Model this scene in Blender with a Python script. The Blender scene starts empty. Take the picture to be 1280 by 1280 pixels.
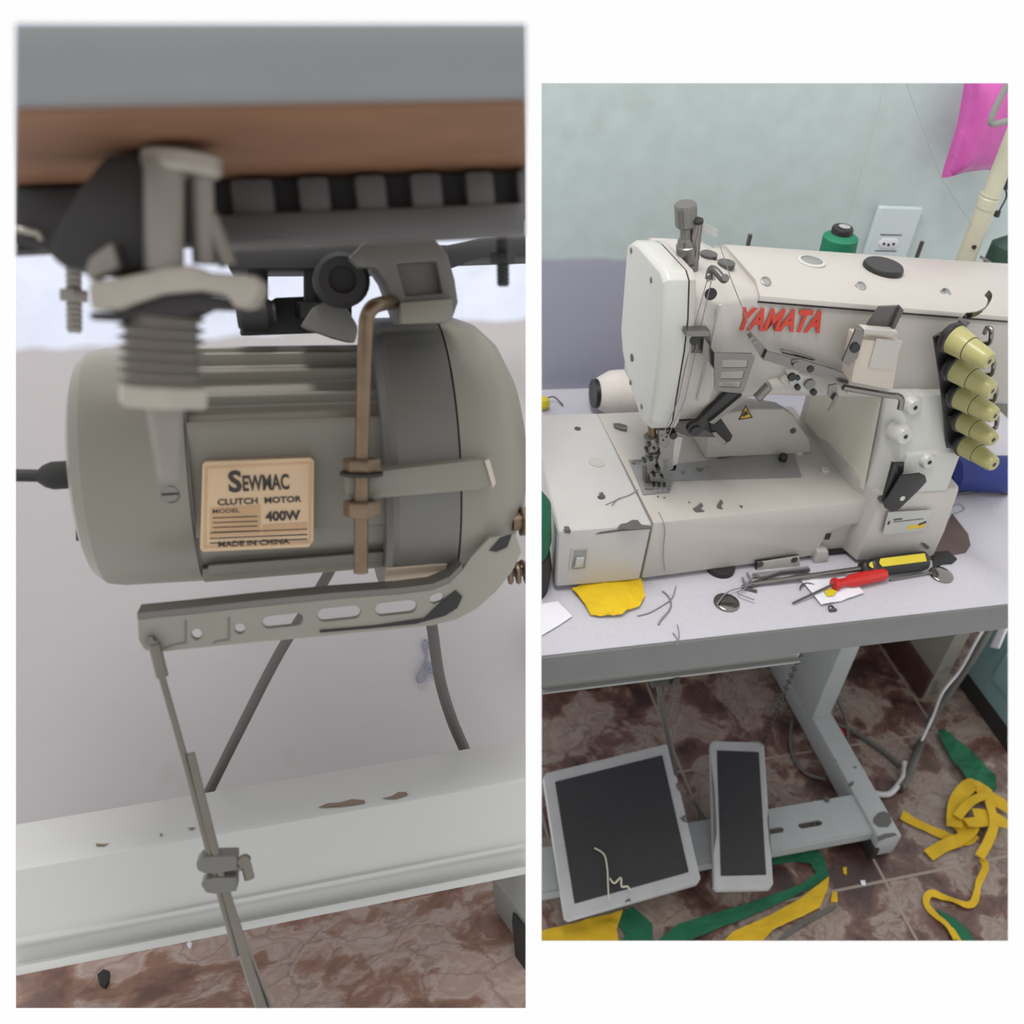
import bpy, bmesh, math, random
from mathutils import Vector, Matrix, noise
random.seed(4)

# ------------------------------------------------------------------ camera, sky, lights
F_PX, PX, PY = 1200.0, 740.0, 640.0          # focal length and principal point for a 1280 px frame
RC = Matrix(((0.95594366, -0.26296715, 0.13046069),
             (-0.06522477, -0.62358937, -0.77902633),
             (0.28621224, 0.73619602, -0.61326828)))   # room axes seen from the camera (x right, y down, z forward)
CAM = Vector((-0.53618999, -0.70951441, 1.55))
scene = bpy.context.scene
COL = scene.collection
cam_data = bpy.data.cameras.new('camera')
cam_data.sensor_width = 36.0
cam_data.lens = 36.0 * F_PX / 1280.0
cam_data.shift_x = -(PX - 640.0) / 1280.0
cam_data.clip_start = 0.02
cam = bpy.data.objects.new('camera', cam_data)
COL.objects.link(cam)
_t = RC.transposed()
_c = Matrix((_t.col[0], -_t.col[1], -_t.col[2])).transposed()
cam.matrix_world = Matrix.Translation(CAM) @ _c.to_4x4()
scene.camera = cam
cam_data.dof.use_dof = True
cam_data.dof.focus_distance = 0.95
cam_data.dof.aperture_fstop = 8.0

world = bpy.data.worlds.new('world')
scene.world = world
world.use_nodes = True
world.node_tree.nodes['Background'].inputs[0].default_value = (1.0, 1.0, 1.0, 1)
world.node_tree.nodes['Background'].inputs[1].default_value = 0.99

def area(name, loc, target, sx, sy, watts, col=(1, 1, 1)):
    l = bpy.data.lights.new(name, 'AREA')
    l.shape = 'RECTANGLE'; l.size = sx; l.size_y = sy; l.energy = watts; l.color = col
    o = bpy.data.objects.new(name, l); COL.objects.link(o)
    o.location = loc
    o.rotation_euler = (Vector(target) - Vector(loc)).to_track_quat('-Z', 'Y').to_euler()
    return o
area('ceiling_tube_lamp', (-0.55, -0.05, 2.6), (0.15, 0.25, 0.8), 1.0, 0.25, 26.0, (1.0, 0.98, 0.95))

scene.view_settings.view_transform = 'Standard'
scene.view_settings.look = 'None'
scene.view_settings.exposure = 0.0
scene.view_settings.gamma = 1.0
scene.view_settings.use_curve_mapping = False

# ------------------------------------------------------------------ frames: the two photographed places
class Frame:
    """A set of axes standing in the scene; at() finds where a sight line meets one of its planes."""
    def __init__(self, m): self.m = m; self.i = m.inverted()
    def at(self, x, y, axis, val):
        d = RC.transposed() @ Vector(((x - PX) / F_PX, (y - PY) / F_PX, 1.0))
        o = self.i @ CAM; d = self.i.to_3x3() @ d
        k = 'xyz'.index(axis)
        return o + d * ((val - o[k]) / d[k])

def axes(xc, dn, depth_px=None, depth=0.0):
    x = Vector(xc).normalized(); d = Vector(dn); d = (d - x * d.dot(x)).normalized(); z = -d; y = z.cross(x)
    m = RC.transposed() @ Matrix((x, y, z)).transposed()
    o = CAM.copy()
    if depth_px:
        o = CAM + RC.transposed() @ (Vector(((depth_px[0] - PX) / F_PX, (depth_px[1] - PY) / F_PX, 1.0)) * depth)
    return Frame(Matrix.Translation(o) @ m.to_4x4())
R = Frame(Matrix.Identity(4))                                           # the room with the white machine
L = axes((.968, -.112, .2235), (.0695, .977, .2))                       # the place under the other table
M = axes((.95, -.067, .305), (.0695, .977, .2), (340, 575), 0.72)       # the clutch motor's own axes

# ------------------------------------------------------------------ materials
def srgb(h):
    c = [int(h[i:i + 2], 16) / 255 for i in (0, 2, 4)]
    return tuple(.86 * (v / 12.92 if v <= .04045 else ((v + .055) / 1.055) ** 2.4) for v in c) + (1,)

def mat(name, col, rough=.5, metal=0.0, var=.06, scale=30.0, bump=0.0, bscale=200.0, spots=None, spot_amt=.0, spot_scale=8.0, trans=0.0):
    m = bpy.data.materials.new(name); m.use_nodes = True
    nt = m.node_tree; n = nt.nodes; b = n['Principled BSDF']
    b.inputs['Roughness'].default_value = rough; b.inputs['Metallic'].default_value = metal
    b.inputs['Transmission Weight'].default_value = trans
    tc = n.new('ShaderNodeTexCoord')
    nz = n.new('ShaderNodeTexNoise'); nz.inputs['Scale'].default_value = scale; nz.inputs['Detail'].default_value = 5
    nt.links.new(tc.outputs['Object'], nz.inputs['Vector'])
    mx = n.new('ShaderNodeMix'); mx.data_type = 'RGBA'
    c = srgb(col)
    mx.inputs[6].default_value = tuple(v * (1 - var * 2) for v in c[:3]) + (1,)
    mx.inputs[7].default_value = tuple(min(1, v * (1 + var * 2)) for v in c[:3]) + (1,)
    nt.links.new(nz.outputs['Fac'], mx.inputs[0])
    out = mx.outputs[2]
    if spots:
        n2 = n.new('ShaderNodeTexNoise'); n2.inputs['Scale'].default_value = spot_scale; n2.inputs['Detail'].default_value = 6
        nt.links.new(tc.outputs['Object'], n2.inputs['Vector'])
        rp = n.new('ShaderNodeValToRGB')
        rp.color_ramp.elements[0].position = .62 - spot_amt; rp.color_ramp.elements[1].position = .66 - spot_amt * .9
        nt.links.new(n2.outputs['Fac'], rp.inputs[0])
        m2 = n.new('ShaderNodeMix'); m2.data_type = 'RGBA'
        nt.links.new(rp.outputs[0], m2.inputs[0]); nt.links.new(out, m2.inputs[6]); m2.inputs[7].default_value = srgb(spots)
        out = m2.outputs[2]
    nt.links.new(out, b.inputs['Base Color'])
    if bump:
        n3 = n.new('ShaderNodeTexNoise'); n3.inputs['Scale'].default_value = bscale; n3.inputs['Detail'].default_value = 4
        nt.links.new(tc.outputs['Object'], n3.inputs['Vector'])
        bp = n.new('ShaderNodeBump'); bp.inputs['Strength'].default_value = bump; bp.inputs['Distance'].default_value = .002
        nt.links.new(n3.outputs['Fac'], bp.inputs['Height']); nt.links.new(bp.outputs[0], b.inputs['Normal'])
    return m

def wall_mat(name, low, high, zline, dirt='8a8780'):
    """Two wall tones meeting at a wavy line, on lumpy plaster."""
    m = mat(name, high, .7, bump=.5, bscale=28)
    nt = m.node_tree; n = nt.nodes; b = n['Principled BSDF']
    src = b.inputs['Base Color'].links[0].from_socket
    tc = n.new('ShaderNodeTexCoord'); sp = n.new('ShaderNodeSeparateXYZ'); nt.links.new(tc.outputs['Object'], sp.inputs[0])
    nz = n.new('ShaderNodeTexNoise'); nz.inputs['Scale'].default_value = 14; nt.links.new(tc.outputs['Object'], nz.inputs['Vector'])
    ma = n.new('ShaderNodeMath'); ma.operation = 'MULTIPLY_ADD'; ma.inputs[1].default_value = .02
    nt.links.new(nz.outputs['Fac'], ma.inputs[0]); nt.links.new(sp.outputs['Z'], ma.inputs[2])
    mr = n.new('ShaderNodeMapRange'); mr.inputs['From Min'].default_value = zline - .004 + .01; mr.inputs['From Max'].default_value = zline + .004 + .01
    nt.links.new(ma.outputs[0], mr.inputs['Value'])
    mx = n.new('ShaderNodeMix'); mx.data_type = 'RGBA'
    nt.links.new(mr.outputs[0], mx.inputs[0]); mx.inputs[6].default_value = srgb(low); nt.links.new(src, mx.inputs[7])
    # faint scuffs
    n2 = n.new('ShaderNodeTexNoise'); n2.inputs['Scale'].default_value = 5; n2.inputs['Detail'].default_value = 8; nt.links.new(tc.outputs['Object'], n2.inputs['Vector'])
    rp = n.new('ShaderNodeValToRGB'); rp.color_ramp.elements[0].position = .62; rp.color_ramp.elements[1].position = .9
    nt.links.new(n2.outputs['Fac'], rp.inputs[0])
    m3 = n.new('ShaderNodeMix'); m3.data_type = 'RGBA'; nt.links.new(rp.outputs[0], m3.inputs[0]); nt.links.new(mx.outputs[2], m3.inputs[6]); m3.inputs[7].default_value = srgb(dirt)
    nt.links.new(m3.outputs[2], b.inputs['Base Color'])
    return m

def marble_mat(name, tile, ox, oy, light, mid, dark, grout='8d8478'):
    """Glazed stoneware tile: broken beige flakes on brown, joints every `tile` metres."""
    m = bpy.data.materials.new(name); m.use_nodes = True
    nt = m.node_tree; n = nt.nodes; b = n['Principled BSDF']; b.inputs['Roughness'].default_value = .35
    tc = n.new('ShaderNodeTexCoord')
    wz = n.new('ShaderNodeTexNoise'); wz.inputs['Scale'].default_value = 9; wz.inputs['Detail'].default_value = 6
    nt.links.new(tc.outputs['Object'], wz.inputs['Vector'])
    ad = n.new('ShaderNodeMix'); ad.data_type = 'RGBA'; ad.blend_type = 'ADD'; ad.inputs[0].default_value = .16
    nt.links.new(tc.outputs['Object'], ad.inputs[6]); nt.links.new(wz.outputs['Color'], ad.inputs[7])
    n1 = n.new('ShaderNodeTexNoise'); n1.inputs['Scale'].default_value = 9; n1.inputs['Detail'].default_value = 7; n1.inputs['Roughness'].default_value = .6
    nt.links.new(ad.outputs[2], n1.inputs['Vector'])
    r1 = n.new('ShaderNodeValToRGB'); cr = r1.color_ramp
    cr.elements[0].position = .36; cr.elements[0].color = srgb(dark)
    cr.elements[1].position = .62; cr.elements[1].color = srgb(light)
    e = cr.elements.new(.47); e.color = srgb(mid)
    e = cr.elements.new(.53); e.color = srgb(light)
    e = cr.elements.new(.56); e.color = tuple((p + q) / 2 for p, q in zip(srgb(mid), srgb(light)))
    nt.links.new(n1.outputs['Fac'], r1.inputs[0])
    vo = n.new('ShaderNodeTexVoronoi'); vo.feature = 'DISTANCE_TO_EDGE'; vo.inputs['Scale'].default_value = 13
    nt.links.new(ad.outputs[2], vo.inputs['Vector'])
    r2 = n.new('ShaderNodeValToRGB'); r2.color_ramp.elements[0].position = .0; r2.color_ramp.elements[0].color = (.45, .45, .45, 1)
    r2.color_ramp.elements[1].position = .035; r2.color_ramp.elements[1].color = (0, 0, 0, 1)
    nt.links.new(vo.outputs['Distance'], r2.inputs[0])
    m2 = n.new('ShaderNodeMix'); m2.data_type = 'RGBA'; nt.links.new(r2.outputs[0], m2.inputs[0]); nt.links.new(r1.outputs[0], m2.inputs[6]); m2.inputs[7].default_value = srgb(dark)
    # joints
    sp = n.new('ShaderNodeSeparateXYZ'); nt.links.new(tc.outputs['Object'], sp.inputs[0])
    near = []
    for ax, off in (('X', ox), ('Y', oy)):
        a = n.new('ShaderNodeMath'); a.operation = 'SUBTRACT'; a.inputs[1].default_value = off; nt.links.new(sp.outputs[ax], a.inputs[0])
        p = n.new('ShaderNodeMath'); p.operation = 'PINGPONG'; p.inputs[1].default_value = tile / 2; nt.links.new(a.outputs[0], p.inputs[0])
        near.append(p)
    mi = n.new('ShaderNodeMath'); mi.operation = 'MINIMUM'; nt.links.new(near[0].outputs[0], mi.inputs[0]); nt.links.new(near[1].outputs[0], mi.inputs[1])
    r3 = n.new('ShaderNodeMapRange'); r3.inputs['From Min'].default_value = .0022; r3.inputs['From Max'].default_value = .0032
    r3.inputs['To Min'].default_value = 1; r3.inputs['To Max'].default_value = 0
    nt.links.new(mi.outputs[0], r3.inputs['Value'])
    m3 = n.new('ShaderNodeMix'); m3.data_type = 'RGBA'; nt.links.new(r3.outputs[0], m3.inputs[0]); nt.links.new(m2.outputs[2], m3.inputs[6]); m3.inputs[7].default_value = srgb(grout)
    nt.links.new(m3.outputs[2], b.inputs['Base Color'])
    return m

MT = {}
def mk(key, *a, **k): MT[key] = mat(key, *a, **k)
MT['wall_r'] = wall_mat('wall_paint_green_lilac', 'a5a5b6', 'bccac8', .955)
MT['wall_l'] = wall_mat('wall_white_pink_shade', 'b1acae', 'd3d9ea', .004)  # pinkish lower tone paints in the table's shadow on the white wall
mk('pedal_paint', 'a6a7a8', .45, var=.06)
MT['floor_r'] = marble_mat('floor_tile_brown', .298, .446, .030, '94867c', '6b4e45', '3b2725', '8f8477')
MT['floor_l'] = marble_mat('floor_tile_pink', 1.6, .75, .35, 'b6a49c', '93705f', '6b4e45')
mk('cream', 'b7b2ac', .38, var=.02, bump=.05, bscale=400)
mk('cream_white', 'c2c2bd', .35, var=.02)
mk('cover_white', 'bdbbb9', .4, var=.02)
mk('stained', 'd8d7c8', .45, var=.06, scale=14, spots='c0c1a0', spot_amt=.08, spot_scale=9)
mk('laminate', 'bfbdc5', .45, var=.05, scale=160, spots='c0bec8', spot_amt=.06, spot_scale=220, bump=.1, bscale=150)
mk('edge_grey', '87898b', .5, var=.03)
mk('edge_grey_dark', '6c6d6c', .5)
mk('wood', '815a3f', .65, var=.15, scale=40)
mk('steel', '85837f', .3, .9, var=.05)
mk('steel_dark', '5f5d5b', .35, .5, var=.08)
mk('chrome', '8f8b87', .14, 1.0, var=.04, scale=12)
mk('black', '1e1d1d', .4, var=.1)
mk('rubber', '242322', .7)
mk('gap', '2b2625', .8)
mk('foot_steel', '8b8986', .3, .4, var=.1, scale=80)
mk('grey_plate', '979797', .4, .3, var=.08, scale=25, spots='6f6d6b', spot_amt=-.02, spot_scale=30)
mk('chip', '5d5a58', .6)
mk('red_print', 'c8402f', .5, var=.02)
mk('yellow_sticker', 'd8b52c', .5)
mk('knob_yellow', 'a7a26c', .35, var=.04)
mk('cup', 'c2b8ab', .3, var=.05, scale=18, spots='c0a088', spot_amt=.03, spot_scale=20)
mk('foil', 'b9bab6', .4, .2)
mk('print_dark', '39332f', .6)
mk('red_plastic', 'c3241f', .22, var=.06)
mk('orange_plastic', 'd2452b', .3)
mk('yellow_plastic', 'd4c02a', .4)
mk('yellow_cloth', 'dcb810', .8, var=.1, scale=25, bump=.3, bscale=300)
mk('green_cloth', '0d5f3f', .8, var=.15, scale=25, bump=.3, bscale=300)
mk('yellow_floor', 'cda716', .8, var=.1, scale=25, bump=.3, bscale=300)
mk('green_thread', '127a58', .6, bump=.4, bscale=500)
mk('cream_thread', 'd5cec8', .7, bump=.4, bscale=500)
mk('blue_thread', '1c2f7c', .6, bump=.4, bscale=500)
mk('dark_green', '2c4a40', .6, bump=.4, bscale=500)
mk('paper', 'e3e2ea', .7, var=.01)
mk('thread_faint', 'a3aaaa', .7)
mk('rust', '7d6a5c', .7)
mk('thread_grey', '7f7f86', .7)
mk('white_plastic', 'c9d3d6', .4, var=.01)
mk('pink', 'c65aa8', .25, var=.12, scale=14, bump=.6, bscale=30)
mk('pole', 'c6c2ab', .4, var=.04)
mk('stand_paint', 'a3a7a7', .4, var=.04)
mk('stand_grey', '8b8b88', .45, var=.04)
mk('pedal_mat', '222124', .6, var=.15, scale=60, bump=.9, bscale=450)
mk('teal', '7c9b9d', .45, var=.05)
mk('panel', '8f8e82', .6, var=.05, spots='76726a', spot_amt=-.02, spot_scale=12)
mk('skirting', '4c3029', .45, var=.2, scale=20)
mk('cable', '5c5a57', .6)
mk('cable_white', 'c9c8c6', .5)
mk('oil_brown', '5a443c', .4, var=.1)
# the place with the motor
mk('motor', '868379', .42, var=.03, scale=12)
mk('motor_dark', '6f6e69', .45, var=.05, scale=12)
mk('motor_lever', '908e84', .42, var=.04)
mk('brass_steel', '7d6b57', .35, .7, var=.2, scale=60)
mk('beam', 'bcbcba', .4, var=.02, scale=8)
mk('beam_top', 'c4c1bc', .45, var=.03)
mk('rail_grey', '585656', .5, var=.1)
mk('rail_dark', '252324', .6)
mk('copper_plate', 'd0b595', .3, .45, var=.08, scale=9)
mk('copper_dark', 'c2a07c', .35, .5, var=.1, scale=20)
mk('rod', '77726a', .35, .5, var=.1)
mk('sticker_cream', 'c9b8a2', .6, var=.08, scale=60)
mk('bracket_metal', '8c867f', .4, .3, var=.12, scale=40)
mk('bracket_light', 'aaa399', .4, .3, var=.1, scale=40)
mk('bracket_black', '262223', .55, var=.1)
mk('wire_blue', '7c8396', .5)

# ------------------------------------------------------------------ mesh helpers
def V(*a): return Vector(a)
def faces_of(bm, vs, idx):
    for f in idx:
        try: bm.faces.new([vs[i] for i in f])
        except ValueError: pass

def box(bm, lo, hi):
    x0, y0, z0 = lo; x1, y1, z1 = hi
    vs = [bm.verts.new(p) for p in ((x0, y0, z0), (x1, y0, z0), (x1, y1, z0), (x0, y1, z0), (x0, y0, z1), (x1, y0, z1), (x1, y1, z1), (x0, y1, z1))]
    faces_of(bm, vs, ((0, 3, 2, 1), (4, 5, 6, 7), (0, 1, 5, 4), (1, 2, 6, 5), (2, 3, 7, 6), (3, 0, 4, 7)))

def loft(bm, secs, caps=True):
    """Joins closed sections that all have the same number of points."""
    rings = [[bm.verts.new(p) for p in s] for s in secs]
    k = len(rings[0])
    for a, b in zip(rings, rings[1:]):
        for i in range(k):
            j = (i + 1) % k
            try: bm.faces.new((a[i], a[j], b[j], b[i]))
            except ValueError: pass
    if caps:
        for r in (rings[0], rings[-1]):
            try: bm.faces.new(r)
            except ValueError: pass

def extrude_poly(bm, pts, vec, holes=()):
    """A plate: outline (and holes) filled, then given the thickness vec."""
    vec = Vector(vec)
    if not holes:
        loft(bm, [[Vector(p) for p in pts], [Vector(p) + vec for p in pts]])
        return
    tmp = bmesh.new(); loops = []
    for lp in [pts] + list(holes):
        vs = [tmp.verts.new(p) for p in lp]; loops.append(vs)
        for i in range(len(vs)): tmp.edges.new((vs[i], vs[(i + 1) % len(vs)]))
    bmesh.ops.triangle_fill(tmp, use_beauty=True, use_dissolve=False, edges=tmp.edges[:])
    tmp.verts.index_update()
    a = {}; b = {}
    for v in tmp.verts:
        a[v.index] = bm.verts.new(v.co); b[v.index] = bm.verts.new(v.co + vec)
    for f in tmp.faces:
        i = [v.index for v in f.verts]
        bm.faces.new([a[k] for k in i]); bm.faces.new([b[k] for k in reversed(i)])
    for vs in loops:
        i = [v.index for v in vs]
        for k in range(len(i)):
            p, q = i[k], i[(k + 1) % len(i)]
            try: bm.faces.new((a[p], a[q], b[q], b[p]))
            except ValueError: pass
    tmp.free()

def smooth_pts(pts, n=6, closed=False):
    pts = [Vector(p) for p in pts]
    if len(pts) < 3: return pts
    out = []; k = len(pts)
    for i in range(k if closed else k - 1):
        if closed: p0, p1, p2, p3 = pts[(i - 1) % k], pts[i], pts[(i + 1) % k], pts[(i + 2) % k]
        else: p0, p1, p2, p3 = pts[max(i - 1, 0)], pts[i], pts[i + 1], pts[min(i + 2, k - 1)]
        for s in range(n):
            t = s / n
            out.append(.5 * ((2 * p1) + (p2 - p0) * t + (2 * p0 - 5 * p1 + 4 * p2 - p3) * t * t + (3 * p1 - p0 - 3 * p2 + p3) * t ** 3))
    if not closed: out.append(pts[-1])
    return out

def tube(bm, pts, r, n=10):
    pts = [Vector(p) for p in pts]
    rs = r if isinstance(r, (list, tuple)) else [r] * len(pts)
    if len(rs) != len(pts):
        rs = [rs[min(int(i * len(rs) / len(pts)), len(rs) - 1)] for i in range(len(pts))]
    up = None; secs = []
    for i, p in enumerate(pts):
        d = (pts[min(i + 1, len(pts) - 1)] - pts[max(i - 1, 0)])
        d = d.normalized() if d.length > 1e-9 else Vector((0, 0, 1))
        if up is None: up = d.orthogonal().normalized()
        up = (up - d * up.dot(d)); up = up.normalized() if up.length > 1e-6 else d.orthogonal().normalized()
        s = d.cross(up)
        secs.append([p + (up * math.cos(2 * math.pi * k / n) + s * math.sin(2 * math.pi * k / n)) * rs[i] for k in range(n)])
    loft(bm, secs)

def lathe(bm, prof, o, ax, n=32):
    """prof: (height along the axis, radius)."""
    o = Vector(o); ax = Vector(ax).normalized(); u = ax.orthogonal().normalized(); w = ax.cross(u)
    loft(bm, [[o + ax * h + (u * math.cos(2 * math.pi * k / n) + w * math.sin(2 * math.pi * k / n)) * max(r, 1e-5) for k in range(n)] for h, r in prof])

def cyl(bm, a, b, r, n=16, r2=None):
    a = Vector(a); b = Vector(b)
    lathe(bm, [(0, r), ((b - a).length, r if r2 is None else r2)], a, b - a, n)

def hexnut(bm, o, ax, r, h):
    lathe(bm, [(0, r * .93), (h * .12, r), (h * .88, r), (h, r * .93)], o, ax, 6)

def ellipse(fr, cx, cy, rx, ry, axis, val, n=20, tilt=0.0):
    c, s = math.cos(tilt), math.sin(tilt); out = []
    for k in range(n):
        t = 2 * math.pi * k / n; a, b = rx * math.cos(t), ry * math.sin(t)
        out.append(fr.at(cx + a * c - b * s, cy + a * s + b * c, axis, val))
    return out

def pxs(fr, pts, axis, val): return [fr.at(x, y, axis, val) for x, y in pts]

AX = {'x': Vector((1, 0, 0)), 'y': Vector((0, 1, 0)), 'z': Vector((0, 0, 1))}
def plate(bm, fr, pts, axis, val, thick, holes=()):
    """A plate standing in the plane axis = val, thick towards +axis."""
    extrude_poly(bm, pxs(fr, pts, axis, val), AX[axis] * thick, [pxs(fr, h, axis, val) for h in holes])

def cloth(bm, pts, amp=.004, thick=.0015, cuts=3, seed=0.0, freq=40.0):
    tmp = bmesh.new()
    vs = [tmp.verts.new(p) for p in pts]
    for i in range(len(vs)): tmp.edges.new((vs[i], vs[(i + 1) % len(vs)]))
    bmesh.ops.triangle_fill(tmp, use_beauty=True, edges=tmp.edges[:])
    for _ in range(cuts):
        bmesh.ops.subdivide_edges(tmp, edges=[e for e in tmp.edges if e.calc_length() > .006], cuts=1, use_grid_fill=True)
    bmesh.ops.triangulate(tmp, faces=tmp.faces[:])
    for v in tmp.verts:
        v.co.z += amp * (.5 + .5 * noise.noise(v.co * freq + Vector((seed, 0, 0)))) + amp * .5 * abs(noise.noise(v.co * freq * 2.3))
    tmp.verts.index_update()
    a = {v.index: bm.verts.new(v.co) for v in tmp.verts}
    b = {v.index: bm.verts.new(v.co - Vector((0, 0, thick))) for v in tmp.verts}
    for f in tmp.faces:
        i = [v.index for v in f.verts]
        bm.faces.new([a[k] for k in i]); bm.faces.new([b[k] for k in reversed(i)])
    for e in tmp.edges:
        if e.is_boundary:
            p, q = e.verts[0].index, e.verts[1].index
            bm.faces.new((a[p], a[q], b[q], b[p]))
    tmp.free()

def ribbon(bm, pts, width, thick=.0012, roll=0.0, wob=.3, seed=0.0):
    """A strip of cloth along pts, lying flat and twisting a little."""
    P = smooth_pts(pts, 6); secs = []
    for i, p in enumerate(P):
        d = (P[min(i + 1, len(P) - 1)] - P[max(i - 1, 0)]); d = d.normalized() if d.length > 1e-9 else Vector((1, 0, 0))
        s = d.cross(Vector((0, 0, 1))); s = s.normalized() if s.length > 1e-4 else Vector((1, 0, 0))
        n = s.cross(d)
        a = roll + wob * noise.noise(p * 30 + Vector((seed, 0, 0)))
        s2 = s * math.cos(a) + n * math.sin(a); n2 = n * math.cos(a) - s * math.sin(a)
        w = (width if not isinstance(width, (list, tuple)) else width[0] + (width[1] - width[0]) * i / (len(P) - 1)) / 2
        c = p + Vector((0, 0, abs(math.sin(a)) * w + thick))
        secs.append([c - s2 * w, c + s2 * w, c + s2 * w + n2 * thick, c - s2 * w + n2 * thick])
    loft(bm, secs)

# ------------------------------------------------------------------ objects
def finish(bm, bevel=0.0, seg=2, ang=35.0):
    bmesh.ops.remove_doubles(bm, verts=bm.verts[:], dist=1e-6)
    bmesh.ops.recalc_face_normals(bm, faces=bm.faces[:])
    if bevel:
        es = [e for e in bm.edges if len(e.link_faces) == 2 and e.calc_face_angle(0) > math.radians(30)]
        bmesh.ops.bevel(bm, geom=es, offset=bevel, segments=seg, profile=.6, affect='EDGES', clamp_overlap=True)
    for f in bm.faces: f.smooth = True
    for e in bm.edges:
        e.smooth = not (len(e.link_faces) == 2 and e.calc_face_angle(0) > math.radians(ang))

ROOT = {}
def tag(o, label=None, cat=None, group=None, kind=None):
    for k, v in (('label', label), ('category', cat), ('group', group), ('kind', kind)):
        if v: o[k] = v
    return o

def thing(name, fr, loc, label, cat, group=None):
    o = bpy.data.objects.new(name, None); COL.objects.link(o)
    o.empty_display_size = .05
    o.matrix_world = fr.m @ Matrix.Translation(Vector(loc))
    ROOT[o] = (fr, Vector(loc))
    return tag(o, label, cat, group)

def obj(name, bm, m, parent, bevel=0.0, seg=2, label=None, kind=None, ang=35.0):
    """Links bm as one part; its vertices are given in the axes of its thing's frame."""
    root = parent
    while root.parent: root = root.parent
    finish(bm, bevel, seg, ang)
    bmesh.ops.translate(bm, verts=bm.verts[:], vec=-ROOT[root][1])
    me = bpy.data.meshes.new(name); bm.to_mesh(me); bm.free()
    me.materials.append(MT[m] if isinstance(m, str) else m)
    o = bpy.data.objects.new(name, me); COL.objects.link(o); o.parent = parent
    return tag(o, label, kind=kind)

def solo(name, fr, bm, m, label=None, cat=None, group=None, kind=None, bevel=0.0, seg=2, ang=35.0):
    """Links bm as a thing of one mesh; the setting keeps the frame's own origin."""
    finish(bm, bevel, seg, ang)
    loc = Vector((0, 0, 0))
    if kind != 'structure' and len(bm.verts):
        xs = [v.co for v in bm.verts]
        loc = Vector((sum(c.x for c in xs) / len(xs), sum(c.y for c in xs) / len(xs), min(c.z for c in xs)))
        bmesh.ops.translate(bm, verts=bm.verts[:], vec=-loc)
    me = bpy.data.meshes.new(name); bm.to_mesh(me); bm.free()
    me.materials.append(MT[m] if isinstance(m, str) else m)
    o = bpy.data.objects.new(name, me); COL.objects.link(o)
    o.matrix_world = fr.m @ Matrix.Translation(loc)
    ROOT[o] = (fr, loc)
    return tag(o, label, cat, group, kind)

def lettering(name, body, o, xd, yd, w, h, m, parent, shear=0.0, bold=0.0, depth=.0006, label=None):
    """Raised lettering w wide and h tall with its lower left corner at o, running along xd, its tops towards yd."""
    cu = bpy.data.curves.new('letters', 'FONT'); cu.body = body; cu.shear = shear; cu.offset = bold
    cu.resolution_u = 3
    tmp = bpy.data.objects.new('letters', cu); COL.objects.link(tmp)
    dg = bpy.context.evaluated_depsgraph_get(); dg.update()
    me = bpy.data.meshes.new_from_object(tmp.evaluated_get(dg))
    bpy.data.objects.remove(tmp); bpy.data.curves.remove(cu)
    bm = bmesh.new(); bm.from_mesh(me); bpy.data.meshes.remove(me)
    bmesh.ops.remove_doubles(bm, verts=bm.verts[:], dist=1e-4)
    x0 = min(v.co.x for v in bm.verts); x1 = max(v.co.x for v in bm.verts); y0 = min(v.co.y for v in bm.verts); y1 = max(v.co.y for v in bm.verts)
    xd = Vector(xd).normalized(); yd = Vector(yd); nrm = xd.cross(yd).normalized(); yd = nrm.cross(xd) if shear == 0 else yd.normalized()
    for v in bm.verts:
        u, t = (v.co.x - x0) / (x1 - x0) * w, (v.co.y - y0) / (y1 - y0) * h
        v.co = Vector(o) + xd * u + yd * t
    r = bmesh.ops.extrude_face_region(bm, geom=bm.faces[:])
    bmesh.ops.translate(bm, verts=[g for g in r['geom'] if isinstance(g, bmesh.types.BMVert)], vec=nrm * depth)
    return obj(name, bm, m, parent, label=label)
B = bmesh.new

# ================================================================== SETTING
# Both places are modelled only as far as the two photographs show of them (see trim_to_view at the end).
FZ = -0.62
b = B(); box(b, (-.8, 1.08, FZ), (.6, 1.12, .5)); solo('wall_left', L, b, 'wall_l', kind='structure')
b = B(); box(b, (-.8, .4, FZ - .04), (.6, 1.12, FZ)); solo('floor_left', L, b, 'floor_l', kind='structure')
b = B(); box(b, (-.9, .60, 0), (1.4, .64, 1.9)); solo('wall_back', R, b, 'wall_r', kind='structure')
b = B(); box(b, (-.9, -.6, -.04), (1.4, .64, 0)); solo('floor_right', R, b, 'floor_r', kind='structure')
b = B(); box(b, (.762, .42, 0), (.80, .60, .70)); solo('wall_side', R, b, 'panel', kind='structure', bevel=.002)
b = B(); box(b, (.752, .42, 0), (.762, .60, .075)); solo('baseboard_side', R, b, 'skirting', kind='structure', bevel=.002)
b = B(); box(b, (-.9, .592, 0), (.752, .60, .075)); solo('baseboard_back', R, b, 'skirting', kind='structure', bevel=.002)

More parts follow.
